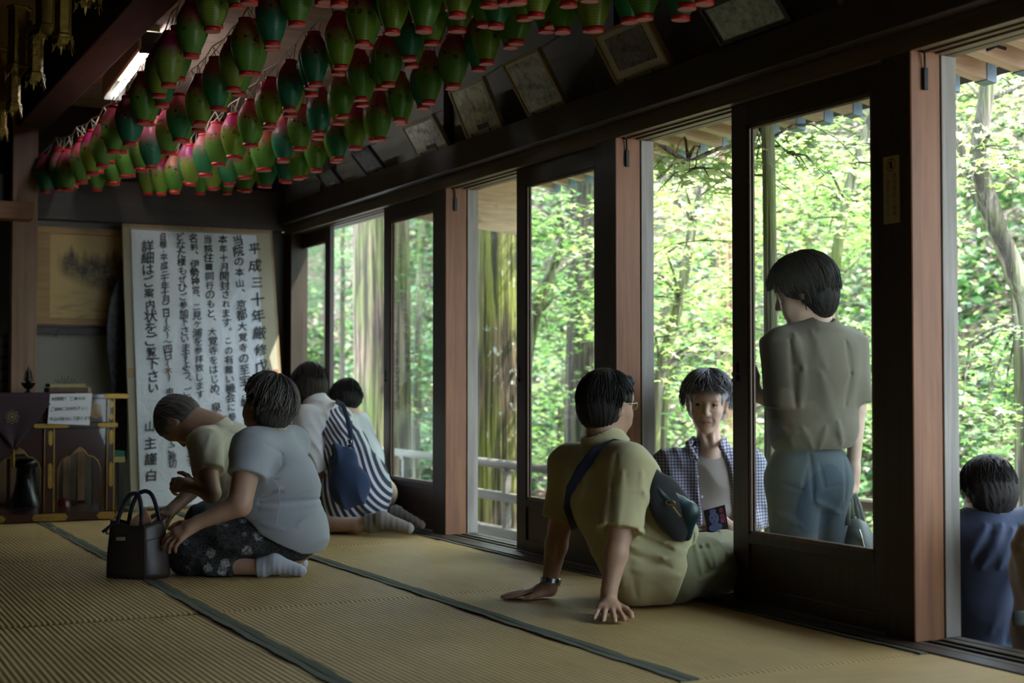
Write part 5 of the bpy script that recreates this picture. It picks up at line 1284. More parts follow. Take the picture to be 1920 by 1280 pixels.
# ------------------------------------------------------------------ woman in grey T-shirt and floral skirt
def woman_grey():
    t = person('person with short grey hair, grey T-shirt and dark floral skirt, kneeling', PZ(470, 1078, 0))
    B = (-RGT*.93+HF*.36).normalized(); Lv = (-HF*.93-RGT*.36).normalized(); T = Fr(P(508, 900, 6.12), B, (ZU+B*.02))
    nb = P(511, 818, 6.13); hd = Fr(P(501, 757, 6.14), -RGT*.83+HF*.50+ZU*.24, ZU+RGT*.2, 1.03)
    S1, S2 = nb+Lv*.165+ZU*-.035, nb-Lv*.165+ZU*-.035; el1, wr1 = P(449, 946, 5.86), P(368, 981, 5.85); el2, wr2 = P(478, 950, 6.33), P(392, 985, 6.18)
    tor = [el(P(530, 1003, 6.13), (.175, .165, .135), T, .05), el(P(508, 955, 6.12), (.155, .150, .125), T, .05), el(P(510, 890, 6.12), (.150, .130, .14), T, .05), el(P(530, 905, 6.12), (.14, .115, .14), T, .04), rc(S1, S2, .062, .062, .05)]
    hips = [rc(P(530, 1012, 6.06), P(362, 1026, 6.0), .095, .075, .04), rc(P(532, 1010, 6.24), P(372, 1020, 6.24), .105, .075, .04)]
    legs = [rc(P(362, 1050, 5.97), P(420, 1058, 5.95), .050, .050, .03), rc(P(420, 1058, 5.95), P(488, 1064, 5.93), .050, .032, .02), rc(P(488, 1064, 5.93), P(510, 1058, 5.93), .032, .036, .02), rc(P(510, 1058, 5.93), P(562, 1070, 5.93), .036, .022, .02),
            rc(P(372, 1036, 6.24), P(495, 1048, 6.2), .050, .032, .03), rc(P(495, 1048, 6.2), P(566, 1056, 6.2), .034, .022, .02)]
    arms = [rc(S1, el1, .060, .050, .03), rc(el1, wr1, .050, .027, .012), rc(S2, el2, .058, .048, .03), rc(el2, wr2, .048, .028, .012)]
    hs = hand(wr1, (P(336, 1001, 5.83)-wr1), (-HF*.75+ZU*.55-RGT*.2), HF*.6+ZU*.6+RGT*-.1, (.30, .45, .35), .12, 1.05)+hand(wr2, (P(345, 985, 6.1)-wr2), (ZU*.8-RGT*.2), -HF, (.3, .5, .3), .08)
    sdf_mesh('body', head(hd, 1.05)+neck(hd, nb+B*.0, .056)+tor+hips+legs+arms+hs+[FLOOR], SK, t, .0055, attrs=lips(hd))
    gt = cloth('heather_grey_jersey', (.36, .38, .41), .10)
    a, b = P(445, 968, 5.95), P(573, 1046, 5.95); hn = (b-a).cross(Lv); hn = hn if hn.z < 0 else -hn
    sh = grow(tor, .020)+[rc(P(556, 915, 6.12), P(560, 985, 6.12), .085, .095, .08), el(P(532, 1000, 6.11), (.20, .178, .14), T, .04), cc(S1-(el1-S1)*.05, S1.lerp(el1, .50), .074, .078, .05), cc(S2, S2.lerp(el2, .5), .078, .080, .03), cc(nb+ZU*-.02, nb+ZU*.018-B*.004, .085, .068, .03), pl(a, hn), rc(hd.p(0, -.02, -.10), nb+ZU*.05, .052, .058, .004, 'sub')]
    sdf_mesh('t_shirt', sh, gt, t, .0055, disp=plus(folds((ZU+B*.35, .12, .006, .9)), CR(5.95, 1, (487,943,590,941,-9,.008), (528,922,486,934,-9,.007), (490,952,585,950,5,.012), (487,928,525,916,5,.010), (492,980,535,992,6,.009), (500,830,524,852,-5,.006), (524,852,528,872,-5,.006), (528,872,512,892,-6,.006), (560,985,590,960,6,.014), (478,905,520,899,-4,.007))))
    q = lambda px, py, d: P(px, py, d)
    seam = MB().tube([q(505, 890, 5.945), q(523, 915, 5.932), q(525, 945, 5.928), q(516, 985, 5.925), q(513, 1003, 5.93)], .0016, 5); build('side_seam', seam, cloth('seam_thread', (.45, .47, .50)), t)
    fs = NT('floral_skirt_cloth'); c = fs.coord(); v = fs.vor(c, 14, rnd=.9); vc = fs.vor(c, 14, out=1, rnd=.9); pn = fs.noise(c, 60, 3, .6); ln = fs.noise(c, 26, 5, .7, 2)
    fl_ = fs.math('MULTIPLY', fs.math('LESS_THAN', fs.math('ADD', v, fs.math('MULTIPLY', pn, .6)), .62), fs.math('GREATER_THAN', fs.sep(vc)[0], .30))
    lf = fs.math('MULTIPLY', fs.math('LESS_THAN', fs.math('ABSOLUTE', fs.math('SUBTRACT', ln, .5)), .016), .5)
    bse = fs.mix(lf, (.008, .008, .010), (.16, .16, .14)); bse = fs.mix(fl_, bse, fs.ramp(pn, [(.35, (.07, .07, .075)), (.65, (.46, .46, .47))])); fs.col(bse).p(Roughness=.8); fs.bump(pn, .1, .002)
    hp = grow(hips, .022)+grow(legs[:1], .016)+[el(P(527, 1010, 6.13), (.180, .165, .130), T, .04), rc(P(540, 1005, 6.08), P(358, 1026, 6.0), .120, .092, .05), rc(P(545, 1000, 6.2), P(368, 1020, 6.25), .135, .092, .05), el(P(460, 1012, 6.12), (.24, .20, .10), T, .05), rc(P(352, 1040, 6.0), P(395, 1060, 5.97), .070, .060, .05), rc(P(352, 1030, 6.25), P(390, 1040, 6.24), .068, .058, .05)]
    a, b = P(398, 1084, 5.95), P(568, 1049, 5.95); n2 = (b-a).cross(HF); n2 = n2 if n2.z < 0 else -n2
    cutb = (('int'), (lambda X, Y, Z: np.maximum(0.004-Z, -1)), None, None, .004)
    sdf_mesh('skirt', hp+[pl(a, n2), cutb, el(P(515, 955, 6.12), (.05, .05, .02), T, .02)], fs.m, t, .006, disp=folds((RGT*.5+ZU, .13, .012, 1.2), (RGT, .09, .007, 1.4)))
    so = cloth('pale_ribbed_sock', (.52, .55, .62), .12, bump=.5)
    for dd, dx, y0 in ((5.93, 0, 0), (6.2, 4, -14)):
        sp_ = [cc(P(484+dx, 1064+y0, dd), P(497+dx, 1063+y0, dd), .037, .040, .02), rc(P(495+dx, 1063+y0, dd), P(514+dx, 1057+y0, dd), .036, .041, .02), rc(P(514+dx, 1057+y0, dd), P(563+dx, 1070+y0, dd), .040, .026, .02)]
        sdf_mesh('sock', sp_, so, t, .004, disp=folds((RGT, .022, .004, .8)))
    hr = haircap(hd, .020, .012, -.075, extra=[el(hd.p(0, -.035, -.035), (.080, .078, .060), hd, .03)], earz=-.010)
    hair(hd, 'hair', HG, t, hr, 330, lambda a: 1.15 if math.cos(a) > .55 else (1.55 if math.cos(a) > -.1 else 2.05), lift=.028, lw=.0055, seed=2, tip=.010, curl=.10)
    glasses(hd, t, M['steel'])
    wm = hand  # ring
    build('ring', MB().tube([P(344, 997, 5.955)+RGT*(.010*math.cos(q))+ZU*(.010*math.sin(q)) for q in np.linspace(0, 6.28, 13)[:-1]], .0013, 5, closed=True), M['gold'], t)
woman_grey()
# ------------------------------------------------------------------ man in cream polo, bowed
def man_bowed():
    t = person('person with grey hair in a cream polo shirt bowing low before the calligraphy', PZ(430, 1040, 0))
    B = (-RGT*.95+HF*.3).normalized(); Lv = (-HF*.95-RGT*.3).normalized()
    hd = Fr(P(336, 789, 6.72), DN*.96-RGT*.12+HF*.14, -RGT*.92+ZU*.12+HF*.28, 1.04); nb = P(404, 800, 6.72)
    sp = (P(485, 950, 6.78)-nb).normalized(); T = Fr(P(440, 880, 6.75), B*.8+DN*.3, -sp)
    S1, S2 = nb+Lv*.17+sp*.07, nb-Lv*.17+sp*.07
    el1, wr1 = P(396, 924, 6.42), P(366, 912, 6.43); el2, wr2 = P(376, 905, 6.72), P(325, 953, 6.60)
    tor = [el(P(478, 955, 6.8), (.155, .13, .12), T, .05), el(P(446, 905, 6.77), (.150, .125, .13), T, .05), el(P(428, 850, 6.74), (.160, .118, .13), T, .05), rc(S1, S2, .058, .058, .05)]
    legs = [rc(P(490, 965, 6.65), P(378, 975, 6.56), .09, .068, .04), rc(P(495, 960, 6.95), P(388, 968, 6.88), .09, .068, .04), rc(P(375, 1010, 6.58), P(500, 1018, 6.6), .052, .04, .04), rc(P(385, 998, 6.88), P(505, 1004, 6.9), .052, .04, .04)]
    arms = [rc(S1, el1, .052, .044, .03), rc(el1, wr1, .044, .030, .012), rc(S2, el2, .050, .042, .02), rc(el2, wr2, .042, .027, .012)]
    hs = hand(wr1, -RGT*.93+ZU*.12, -HF*.85+ZU*.45, ZU*.8+HF*.5, (.75, .75, .5), .12, 1.0, thumbc=.6)+hand(wr2, (P(305, 972, 6.5)-wr2), ZU*.6-HF*.6, -HF*.2+ZU, (.3, .3, .2), .05)
    sdf_mesh('body', head(hd)+neck(hd, nb, .058)+tor+legs+arms+hs+[FLOOR], SK, t, .0055, attrs=lips(hd))
    cp = cloth('cream_pique', (.60, .56, .42), .07)
    pc = [(P(490, 985, 6.7)), sp]
    sh = grow(tor, .014)+[cc(S1-(el1-S1)*.05, S1.lerp(el1, .60), .074, .072, .03), cc(S2, S2.lerp(el2, .62), .072, .068, .03), pl(P(470, 985, 6.8), DN), rc(P(395, 960, 6.62), P(450, 965, 6.62), .05, .06, .03)]
    sdf_mesh('polo_shirt', sh, cp, t, .0055, disp=plus(folds((RGT+ZU*.3, .07, .003, 1.0)), CR(6.6, 1, (404,800,436,815,-5,.007), (436,815,448,850,-6,.007), (448,850,444,880,-6,.007), (425,820,415,885,7,.014), (402,815,392,880,6,.010), (450,880,425,930,7,.010), (455,905,420,948,-7,.008), (440,930,400,965,7,.010), (430,905,470,860,5,.010))))
    ca, cb = nb+sp*.03, nb-sp*.022; cl = sdf_mesh('collar', [cc(ca, cb, .080, .068, .01), cc(ca+sp*.02, cb-sp*.02, .072, .060, .003, 'sub')], cp, t, .004)
    build('collar_stripe', MB().tube([ca-sp*.002+(T.r*math.cos(q)+T.f*math.sin(q))*.0825 for q in np.linspace(0, 6.28, 30)[:-1]], .003, 5, closed=True), cloth('navy_stripe', (.03, .02, .04)), cl)
    sdf_mesh('trousers', grow(legs, .012)+[el(P(482, 962, 6.8), (.16, .15, .09), T, .04)], cloth('dark_denim', (.030, .045, .065)), t, .007, disp=folds((RGT, .07, .006, 1)))
    hr = haircap(hd, .010, .012, -.060, earz=.02)
    hair(hd, 'hair', HG, t, hr, 260, lambda a: 1.12 if math.cos(a) > .5 else (1.45 if math.cos(a) > -.2 else 1.95), lift=.010, lw=.0045, seed=4, tip=.006, rad=(.077, .098, .090))
man_bowed()
# ------------------------------------------------------------------ striped figure kneeling by the window
def stripedress():
    t = person('person with dark bobbed hair in a navy and white striped dress, kneeling with back turned', PZ(665, 998, 0))
    B = (HF*.70-RGT*.71).normalized(); Lv = (-HF*.71-RGT*.70).normalized()     # Lv towards image left / viewer
    nb = P(594, 758, 7.92); pv = P(677, 905, 7.74); sp = (nb-pv).normalized(); T = Fr(pv, B, sp)
    hd = Fr(P(578, 722, 7.98), HF*.72-RGT*.6-ZU*.40, ZU+HF*.3, 1.0)
    S1, S2 = P(572, 782, 7.80), P(640, 784, 8.06); el1, wr1 = P(584, 850, 7.74), P(603, 895, 7.80); el2, wr2 = P(650, 860, 8.15), P(625, 905, 8.1)
    tor = [el(pv, (.145, .130, .15), T, .06), el(P(648, 848, 7.80), (.130, .11, .15), T, .06), el(P(616, 795, 7.89), (.150, .095, .12), T, .05), rc(S1, S2, .055, .055, .04)]
    legs = [rc(P(675, 930, 7.66), P(618, 965, 7.72), .09, .075, .04), rc(P(715, 925, 7.88), P(655, 955, 8.0), .09, .075, .04), rc(P(612, 980, 7.64), P(672, 984, 7.55), .050, .040, .03), rc(P(672, 984, 7.55), P(712, 978, 7.50), .036, .036, .02), rc(P(712, 978, 7.50), P(760, 990, 7.46), .036, .022, .02), rc(P(660, 966, 7.95), P(735, 966, 7.75), .05, .036, .03), rc(P(735, 966, 7.75), P(785, 982, 7.62), .036, .022, .02)]
    arms = [rc(S1, el1, .045, .038, .03), rc(el1, wr1, .038, .026, .012), rc(S2, el2, .045, .038, .03), rc(el2, wr2, .038, .026, .01)]
    hs = hand(wr1, DN+HF*.3, RGT*-.6-HF*.3, HF, (.3, .3, .3), .06)+hand(wr2, DN+HF*.3, RGT*-.3+HF*.3, -HF, (.3, .3, .3), .06)
    sdf_mesh('body', head(hd)+neck(hd, nb, .05)+tor+legs+arms+hs+[FLOOR], SKp, t, .0065, attrs=lips(hd))
    bl = cloth('white_linen', (.70, .69, .68), .06)
    sdf_mesh('blouse', [rc(S1, S1.lerp(el1, .9), .075, .082, .03), cc(S1.lerp(el1, .8), wr1.lerp(el1, .35), .085, .078, .03), rc(S2, S2.lerp(el2, .9), .07, .075, .03), cc(S2.lerp(el2, .8), wr2, .07, .06, .03), el(P(612, 790, 7.87), (.150, .102, .110), T, .04), cc(nb-sp*.04, nb+sp*.035, .082, .070, .03)], bl, t, .006, disp=folds((RGT*.7+ZU*.4, .05, .009, 1.3), (ZU, .08, .006, 1.2)))
    lat = (RGT*.86+ZU*.51).normalized()
    def stripe(V):
        q = V-np.array(nb); s_ = q@np.array(lat); a_ = -(q@np.array(ZU)*.86-q@np.array(RGT)*.51)
        return (s_+.06*np.sin(np.clip(a_-.25, 0, .5)*5.5)+.010*np.sin(a_*13))/(.80+np.clip(a_-.1, 0, .7)*.9)
    ds = NT('striped_dress_cloth'); u = ds.attr('stripe'); st = ds.math('FRACT', ds.math('MULTIPLY', u, 36)); m_ = ds.math('GREATER_THAN', st, .56)
    ds.col(ds.mix(m_, (.030, .042, .085), (.68, .67, .70))).p(Roughness=.85)
    dr = [el(pv, (.160, .145, .175), T, .07), el(P(649, 846, 7.79), (.138, .120, .16), T, .06), el(P(622, 800, 7.87), (.125, .108, .125), T, .05),
          rc(P(685, 930, 7.68), P(628, 965, 7.72), .14, .10, .06), rc(P(690, 935, 7.85), P(650, 962, 7.95), .13, .10, .06), rc(P(612, 980, 7.70), P(655, 978, 7.62), .075, .06, .05), el(P(640, 930, 7.75), (.15, .13, .14), T, .06),
          (('int'), (lambda X, Y, Z: .004-Z), None, None, .004), pl(P(650, 990, 7.6), RGT*.55-HF*.3-ZU*.80, k=.01)]
    dr[-1] = rc(P(690, 1000, 7.50), P(800, 985, 7.4), .075, .09, .01, 'sub')
    sdf_mesh('dress', dr, ds.m, t, .0055, disp=folds((lat, .075, .008, .6), (lat+sp*.3, .17, .008, .8)), attrs={'stripe': stripe})
    so = cloth('taupe_sock', (.19, .17, .145), .1)
    sdf_mesh('sock', [cc(P(688, 982, 7.53), P(702, 979, 7.52), .047, .047, .02), rc(P(700, 980, 7.52), P(716, 975, 7.5), .044, .046, .02), rc(P(716, 975, 7.5), P(766, 990, 7.46), .046, .030, .02), FLOOR], so, t, .0045, disp=folds((RGT, .03, .002, .6)))
    sdf_mesh('sock', [rc(P(722, 966, 7.78), P(742, 962, 7.74), .038, .042, .02), rc(P(742, 962, 7.74), P(790, 984, 7.60), .041, .024, .02)], so, t, .005, disp=folds((RGT, .03, .004, .6)))
    hr = haircap(hd, .018, .02, -.125, extra=[el(hd.p(0, -.02, -.045), (.088, .080, .090), hd, .03)])
    hair(hd, 'hair', HBr, t, hr, 260, lambda a: 1.2 if math.cos(a) > .6 else 2.35, lift=.016, lw=.006, seed=6, tip=.012)
    # shoulder bag
    b = thing('shoulder_bag', 'navy cloth shoulder bag hanging on the back of the kneeling striped figure', 'bag', P(650, 955, 7.45))
    nv = cloth('navy_bag_canvas', (.020, .042, .105), .15)
    c = P(652, 905, 7.455); Fb = Fr(c, -HF, ZU)
    sdf_mesh('sack', [el(P(655, 912, 7.44), (.112, .052, .115), Fb, .05), el(P(643, 865, 7.47), (.078, .040, .085), Fb, .05), el(P(630, 850, 7.47), (.030, .032, .055), Fb, .03), el(P(622, 850, 7.445), (.020, .05, .038), Fb, .01, 'sub')], nv, b, .005, disp=folds((RGT+ZU*.25, .10, .018, .9), (RGT*.3+ZU, .12, .006, 1.0)))
    build('strap', MB().tube([P(657, 838, 7.45), P(658, 815, 7.50), P(652, 785, 7.60), P(643, 760, 7.74), P(630, 752, 7.86)], [(.003, .014)]*5, 8, flat=tuple(-HF)), nv, b, smooth=True)
    build('strap_ring', MB().tube([P(655, 828, 7.445)+RGT*(.012*math.cos(q))+ZU*(.014*math.sin(q)) for q in np.linspace(0, 6.28, 13)[:-1]], .0022, 6, closed=True), M['steel'], b)
stripedress()
def crouched():
    t = person('person with black hair and white shirt crouching behind the striped figure', P(690, 990, 8.25)); t.location.z = 0
    B = (HF*.5-RGT*.86).normalized(); nb = P(660, 782, 8.33); pv = P(697, 925, 8.22); sp = (nb-pv).normalized(); T = Fr(pv, B, sp)
    hd = Fr(P(647, 750, 8.34), -RGT*.35+HF*.75-ZU*.55, ZU+HF*.5, .98)
    S1, S2 = nb+(-HF-RGT*.3)*.11+ZU*-.03, nb+(HF+RGT*.3)*.11+ZU*-.03
    tor = [el(pv, (.13, .12, .13), T, .05), el(P(684, 865, 8.28), (.105, .10, .14), T, .05), el(P(668, 822, 8.32), (.11, .085, .12), T, .05), rc(S1, S2, .05, .05, .04)]
    legs = [rc(P(708, 935, 8.15), P(665, 955, 8.25), .08, .06, .04), rc(P(712, 930, 8.3), P(680, 950, 8.4), .08, .06, .04), rc(P(662, 965, 8.25), P(715, 968, 8.1), .05, .04, .03), rc(P(678, 958, 8.4), P(722, 962, 8.25), .05, .04, .03)]
    arms = [rc(S1, P(668, 860, 8.2), .042, .036, .03), rc(P(668, 860, 8.2), P(640, 895, 8.25), .036, .026, .01), rc(S2, P(680, 850, 8.45), .042, .036, .03), rc(P(680, 850, 8.45), P(650, 890, 8.4), .036, .026, .01)]
    sdf_mesh('body', head(hd)+neck(hd, nb, .05)+tor+legs+arms+hand(P(640, 895, 8.25), DN-RGT*.3, -HF, ZU, (.3, .3, .3))+hand(P(650, 890, 8.4), DN-RGT*.3, HF, ZU, (.3, .3, .3))+[FLOOR], SKp, t, .008, attrs=lips(hd))
    sdf_mesh('shirt', grow(tor[1:], .015)+[cc(S1, S1.lerp(P(668, 860, 8.2), .6), .065, .065, .03), pl(P(705, 905, 8.2), -sp)], cloth('white_cotton', (.62, .64, .66)), t, .008)
    sdf_mesh('jeans', grow(legs+tor[:1], .012), cloth('light_denim', (.16, .24, .33)), t, .008)
    hair(hd, 'hair', HB, t, haircap(hd, .016, .015, -.07, earz=-.02), 260, lambda a: 1.25 if math.cos(a) > .5 else (1.7 if math.cos(a) > -.2 else 2.1), lift=.016, lw=.0055, seed=8, tip=.014, res=.006)
crouched()
# ------------------------------------------------------------------ seated man in khaki polo
def man_seated():
    t = person('person with black hair and glasses in a khaki polo, seated leaning back on both hands', PZ(1210, 1128, 0))
    Lv = (RGT*.68-HF*.73).normalized(); pv = P(1243, 1056, 5.27); nb = P(1132, 836, 5.22); sp = (nb-pv).normalized()
    T = Fr(pv, Lv.cross(sp) if Lv.cross(sp).dot(RGT) > 0 else sp.cross(Lv), sp); f = T.f
    hd = Fr(P(1139, 757, 5.24), RGT*.74+HF*.66-ZU*.02, ZU+RGT*.03, 1.06)
    S1, S2 = P(1180, 868, 5.07), P(1072, 866, 5.37); el1, wr1 = P(1161, 1002, 4.985), P(1142, 1108, 4.935); el2, wr2 = P(1050, 985, 5.37), P(1030, 1092, 5.325)
    tor = [el(pv, (.165, .145, .13), T, .05), el(P(1212, 990, 5.25), (.155, .135, .13), T, .05), el(P(1160, 905, 5.22), (.168, .120, .14), T, .05), rc(S1, S2, .060, .060, .06)]
    k1, k2 = Vector((3.50, 4.50, .085)), Vector((3.36, 4.70, .135)); h1, h2 = P(1262, 1066, 5.18), P(1262, 1052, 5.42)
    a1, a2 = Vector((3.56, 4.50, -.24)), Vector((3.46, 4.72, -.24))
    legs = [rc(h1, k1, .098, .066, .04), rc(h2, k2, .095, .064, .04), rc(k1, a1, .062, .042, .03), rc(k2, a2, .060, .042, .03)]
    feet = [rc(a1, a1+Vector((.0, 0, -.035)), .042, .036, .02), rc(a1+Vector((0, 0, -.04)), a1+Vector((.15, 0, -.05)), .034, .026, .02), rc(a2, a2+Vector((0, 0, -.035)), .042, .036, .02), rc(a2+Vector((0, 0, -.04)), a2+Vector((.15, .03, -.05)), .034, .026, .02)]
    arms = [rc(S1, el1, .055, .043, .03), rc(el1, el1.lerp(wr1, .35), .043, .043, .012), rc(el1.lerp(wr1, .35), wr1, .043, .028, .012), rc(S2, el2, .055, .043, .03), rc(el2, el2.lerp(wr2, .35), .043, .043, .012), rc(el2.lerp(wr2, .35), wr2, .043, .028, .012)]
    w1 = P(1141, 1128, 4.935); w2 = P(1027, 1112, 5.32); w1.z = max(w1.z, .035); w2.z = max(w2.z, .032)
    hs = [rc(wr1, w1, .028, .026, .01), rc(wr2, w2, .028, .027, .01)]+hand(w1, -HF-RGT*.06-ZU*.14, ZU*.9-HF*.2, RGT, (.12, .06, .05), .26, 1.10, thumbc=.3)+hand(w2, -RGT-HF*.06-ZU*.14, ZU, -HF, (.02, .05, .03), .16, 1.02, thumbc=.2)
    sdf_mesh('body', head(hd)+neck(hd, nb, .060)+tor+legs+feet+arms+hs+[FLOOR], SK, t, .0045, attrs=lips(hd))
    eyes(hd, t); brow(hd, t, HB)
    kp = cloth('khaki_polo_cloth', (.46, .41, .22), .07)
    a, b = P(1300, 1000, 5.2), P(1225, 1135, 5.1); hn = (b-a).cross(Lv+HF*.3); hn = hn if hn.dot(RGT) > 0 else -hn
    a, b = P(1306, 1000, 5.2), P(1262, 1135, 5.1); hn = (b-a).cross(-HF); hn = hn if hn.dot(RGT) > 0 else -hn
    sl1 = [cc(S1+(el1-S1)*.03, S1.lerp(el1, .92), .072, .077, .07), cc(S2+(el2-S2)*.03, S2.lerp(el2, .88), .070, .072, .07)]
    drape = [rc(P(1120, 930, 5.18), P(1190, 1085, 5.14), .10, .095, .08), rc(P(1200, 1090, 5.15), P(1255, 1080, 5.12), .085, .09, .06), rc(P(1248, 960, 5.2), P(1268, 1020, 5.2), .07, .085, .06), rc(P(1130, 950, 5.28), P(1175, 1070, 5.30), .10, .09, .08)]
    rid = []
    flr = ('int', (lambda X, Y, Z: .004-Z), None, None, .004)
    sdf_mesh('polo_shirt', grow(tor, .016)+sl1+drape+rid+[pl(a, hn), flr], kp, t, .005, disp=plus(folds((ZU+RGT*.5, .14, .005, 1.0)), CR(5.15, 1, (1200,915,1228,962,8), (1228,962,1252,978,8), (1188,985,1240,1012,9), (1240,1012,1275,1008,8), (1178,1018,1238,1040,8,.014), (1238,1040,1280,1030,7,.014), (1185,1062,1265,1072,6,.016),
        (1195,1000,1255,1026,-7,.009), (1183,1035,1250,1056,-6,.010), (1218,930,1245,965,-7,.008), (1300,1000,1285,1060,-10,.006), (1285,1060,1262,1128,-10,.006), (1150,850,1140,910,-6,.009), (1140,910,1132,985,-6,.008), (1160,880,1150,975,6,.011), (1195,880,1200,985,5,.012),
        (1095,850,1088,930,6,.012), (1068,880,1060,960,5,.010), (1088,900,1092,985,-5,.010), (1110,880,1118,1000,5,.016), (1130,985,1165,1090,5,.016), (1165,1000,1190,1110,-5,.012), (1135,985,1205,980,-4,.005))))
    ca, cb = nb-sp*.012+f*.004, nb+sp*.055+f*.012
    sdf_mesh('collar', [cc(ca, cb, .092, .071, .01), cc(ca-sp*.01, cb+sp*.01, .085, .063, .003, 'sub'), pl(nb+f*.085, f*1+sp*.2)], kp, t, .004)
    kt = cloth('khaki_trouser_cloth', (.20, .19, .10), .14)
    sdf_mesh('trousers', grow(legs, .014)+[rc(h1, h2, .10, .10, .06), el(P(1250, 1060, 5.27), (.17, .14, .125), T, .04), flr if False else pl(Vector((0, 0, -.245)), DN, k=.004), el(P(1315, 1045, 5.22), (.10, .09, .06), T, .05)], kt, t, .0055, disp=plus(folds((RGT, .15, .006, .8)), CR(5.3, 1, (1292,1010,1302,1060,8,.010), (1305,1012,1320,1050,7,.008), (1320,1012,1330,1050,6,.008), (1300,1075,1370,1062,6,.010), (1310,1062,1375,1048,-6,.008), (1300,1018,1372,1016,-9,.008))))
    hr = haircap(hd, .012, .014, -.075, earz=.012, extra=[rc(hd.p(-.03, .070, .078), hd.p(.035, .070, .080), .018*hd.k, .020*hd.k, .02)])
    hair(hd, 'hair', HB, t, hr, 380, lambda a: 1.0 if math.cos(a) > .5 else (1.40 if math.cos(a) > -.1 else 1.98), lift=.013, lw=.0042, seed=10, tip=.005, curl=.05, rad=(.078, .099, .091))
    glasses(hd, t, plain('thin_gold_rim', (.55, .45, .25), .3, 1, bump=0))
    # watch
    wa = (wr2-el2).normalized(); wc = el2.lerp(wr2, .965); o1 = wa.orthogonal().normalized(); o2 = wa.cross(o1)
    wt = thing('wristwatch', "steel link wristwatch on the seated figure's left wrist", 'watch', wc-ZU*.012)
    m = MB()
    for q in np.linspace(0, 6.283, 19)[:-1]:
        d_ = o1*math.cos(q)+o2*math.sin(q); m.obox(wc+d_*.0335, (d_, wa, d_.cross(wa)), (.0022, .0088, .0052))
    build('bracelet', m, M['steel'], wt, bevel=.0008)
    d_ = (RGT*.9-HF*.2); d_ = (d_-wa*d_.dot(wa)).normalized(); cs = build('case', MB().lathe([(.014, 0), (.0155, .002), (.0155, .007), (.013, .009)], wc+d_*.031, 20, ax=d_), M['steel'], wt, smooth=True)
    build('dial', MB().lathe([(.0125, .0088), (.012, .0093)], wc+d_*.031, 18, ax=d_), M['black'], cs)
    # cross-body bag
    b = thing('crossbody_bag', 'black and dark teal cross-body bag with gold clasp on the seated figure', 'bag', P(1262, 1010, 5.2))
    Fb = Fr(P(1258, 952, 5.22), -HF*.8+RGT*.6, ZU*.82+RGT*-.45); bk = cloth('black_bag_cloth', (.006, .0065, .007), .2); tl = plain('dark_teal_nylon', (.016, .045, .052), .4, scale=50)
    sdf_mesh('bag_body', [el(P(1250, 940, 5.07), (.080, .030, .095), Fb, .04), el(P(1272, 972, 5.09), (.070, .036, .085), Fb, .05), el(P(1222, 905, 5.06), (.045, .024, .070), Fb, .04)], bk, b, .005)
    sdf_mesh('flap', [rc(P(1258, 925, 5.07), P(1292, 960, 5.08), .022, .032, .03), rc(P(1292, 960, 5.08), P(1288, 1005, 5.10), .032, .018, .03)], tl, b, .005, disp=folds((RGT-ZU*.4, .035, .006, 1)))
    sn = nb+(Lv*.055)
    build('strap', MB().tube([P(1215, 888, 5.02), P(1205, 865, 5.02), P(1185, 838, 5.08), P(1152, 832, 5.12), P(1118, 846, 5.105), P(1090, 880, 5.105), P(1072, 915, 5.13), P(1066, 950, 5.17), P(1080, 990, 5.26)], [(.0035, .021)]*9, 10, flat=tuple(-HF+ZU*.3)), cloth('navy_strap_webbing', (.016, .024, .060)), b, smooth=True)
    build('strap', MB().tube([P(1212, 892, 5.06), P(1232, 916, 5.02), P(1258, 942, 5.02)], [(.003, .008)]*3, 8, flat=tuple(-HF)), tl, b, smooth=True)
    build('clasp', MB().tube([P(1257, 942, 5.015)+(RGT*math.cos(q)*.016+(ZU*.8-RGT*.3)*math.sin(q)*.010) for q in np.linspace(0, 6.28, 13)[:-1]], .0024, 6, closed=True).tube([P(1262, 950, 5.015), P(1276, 968, 5.02)], .003, 6), M['gold'], b)
man_seated()
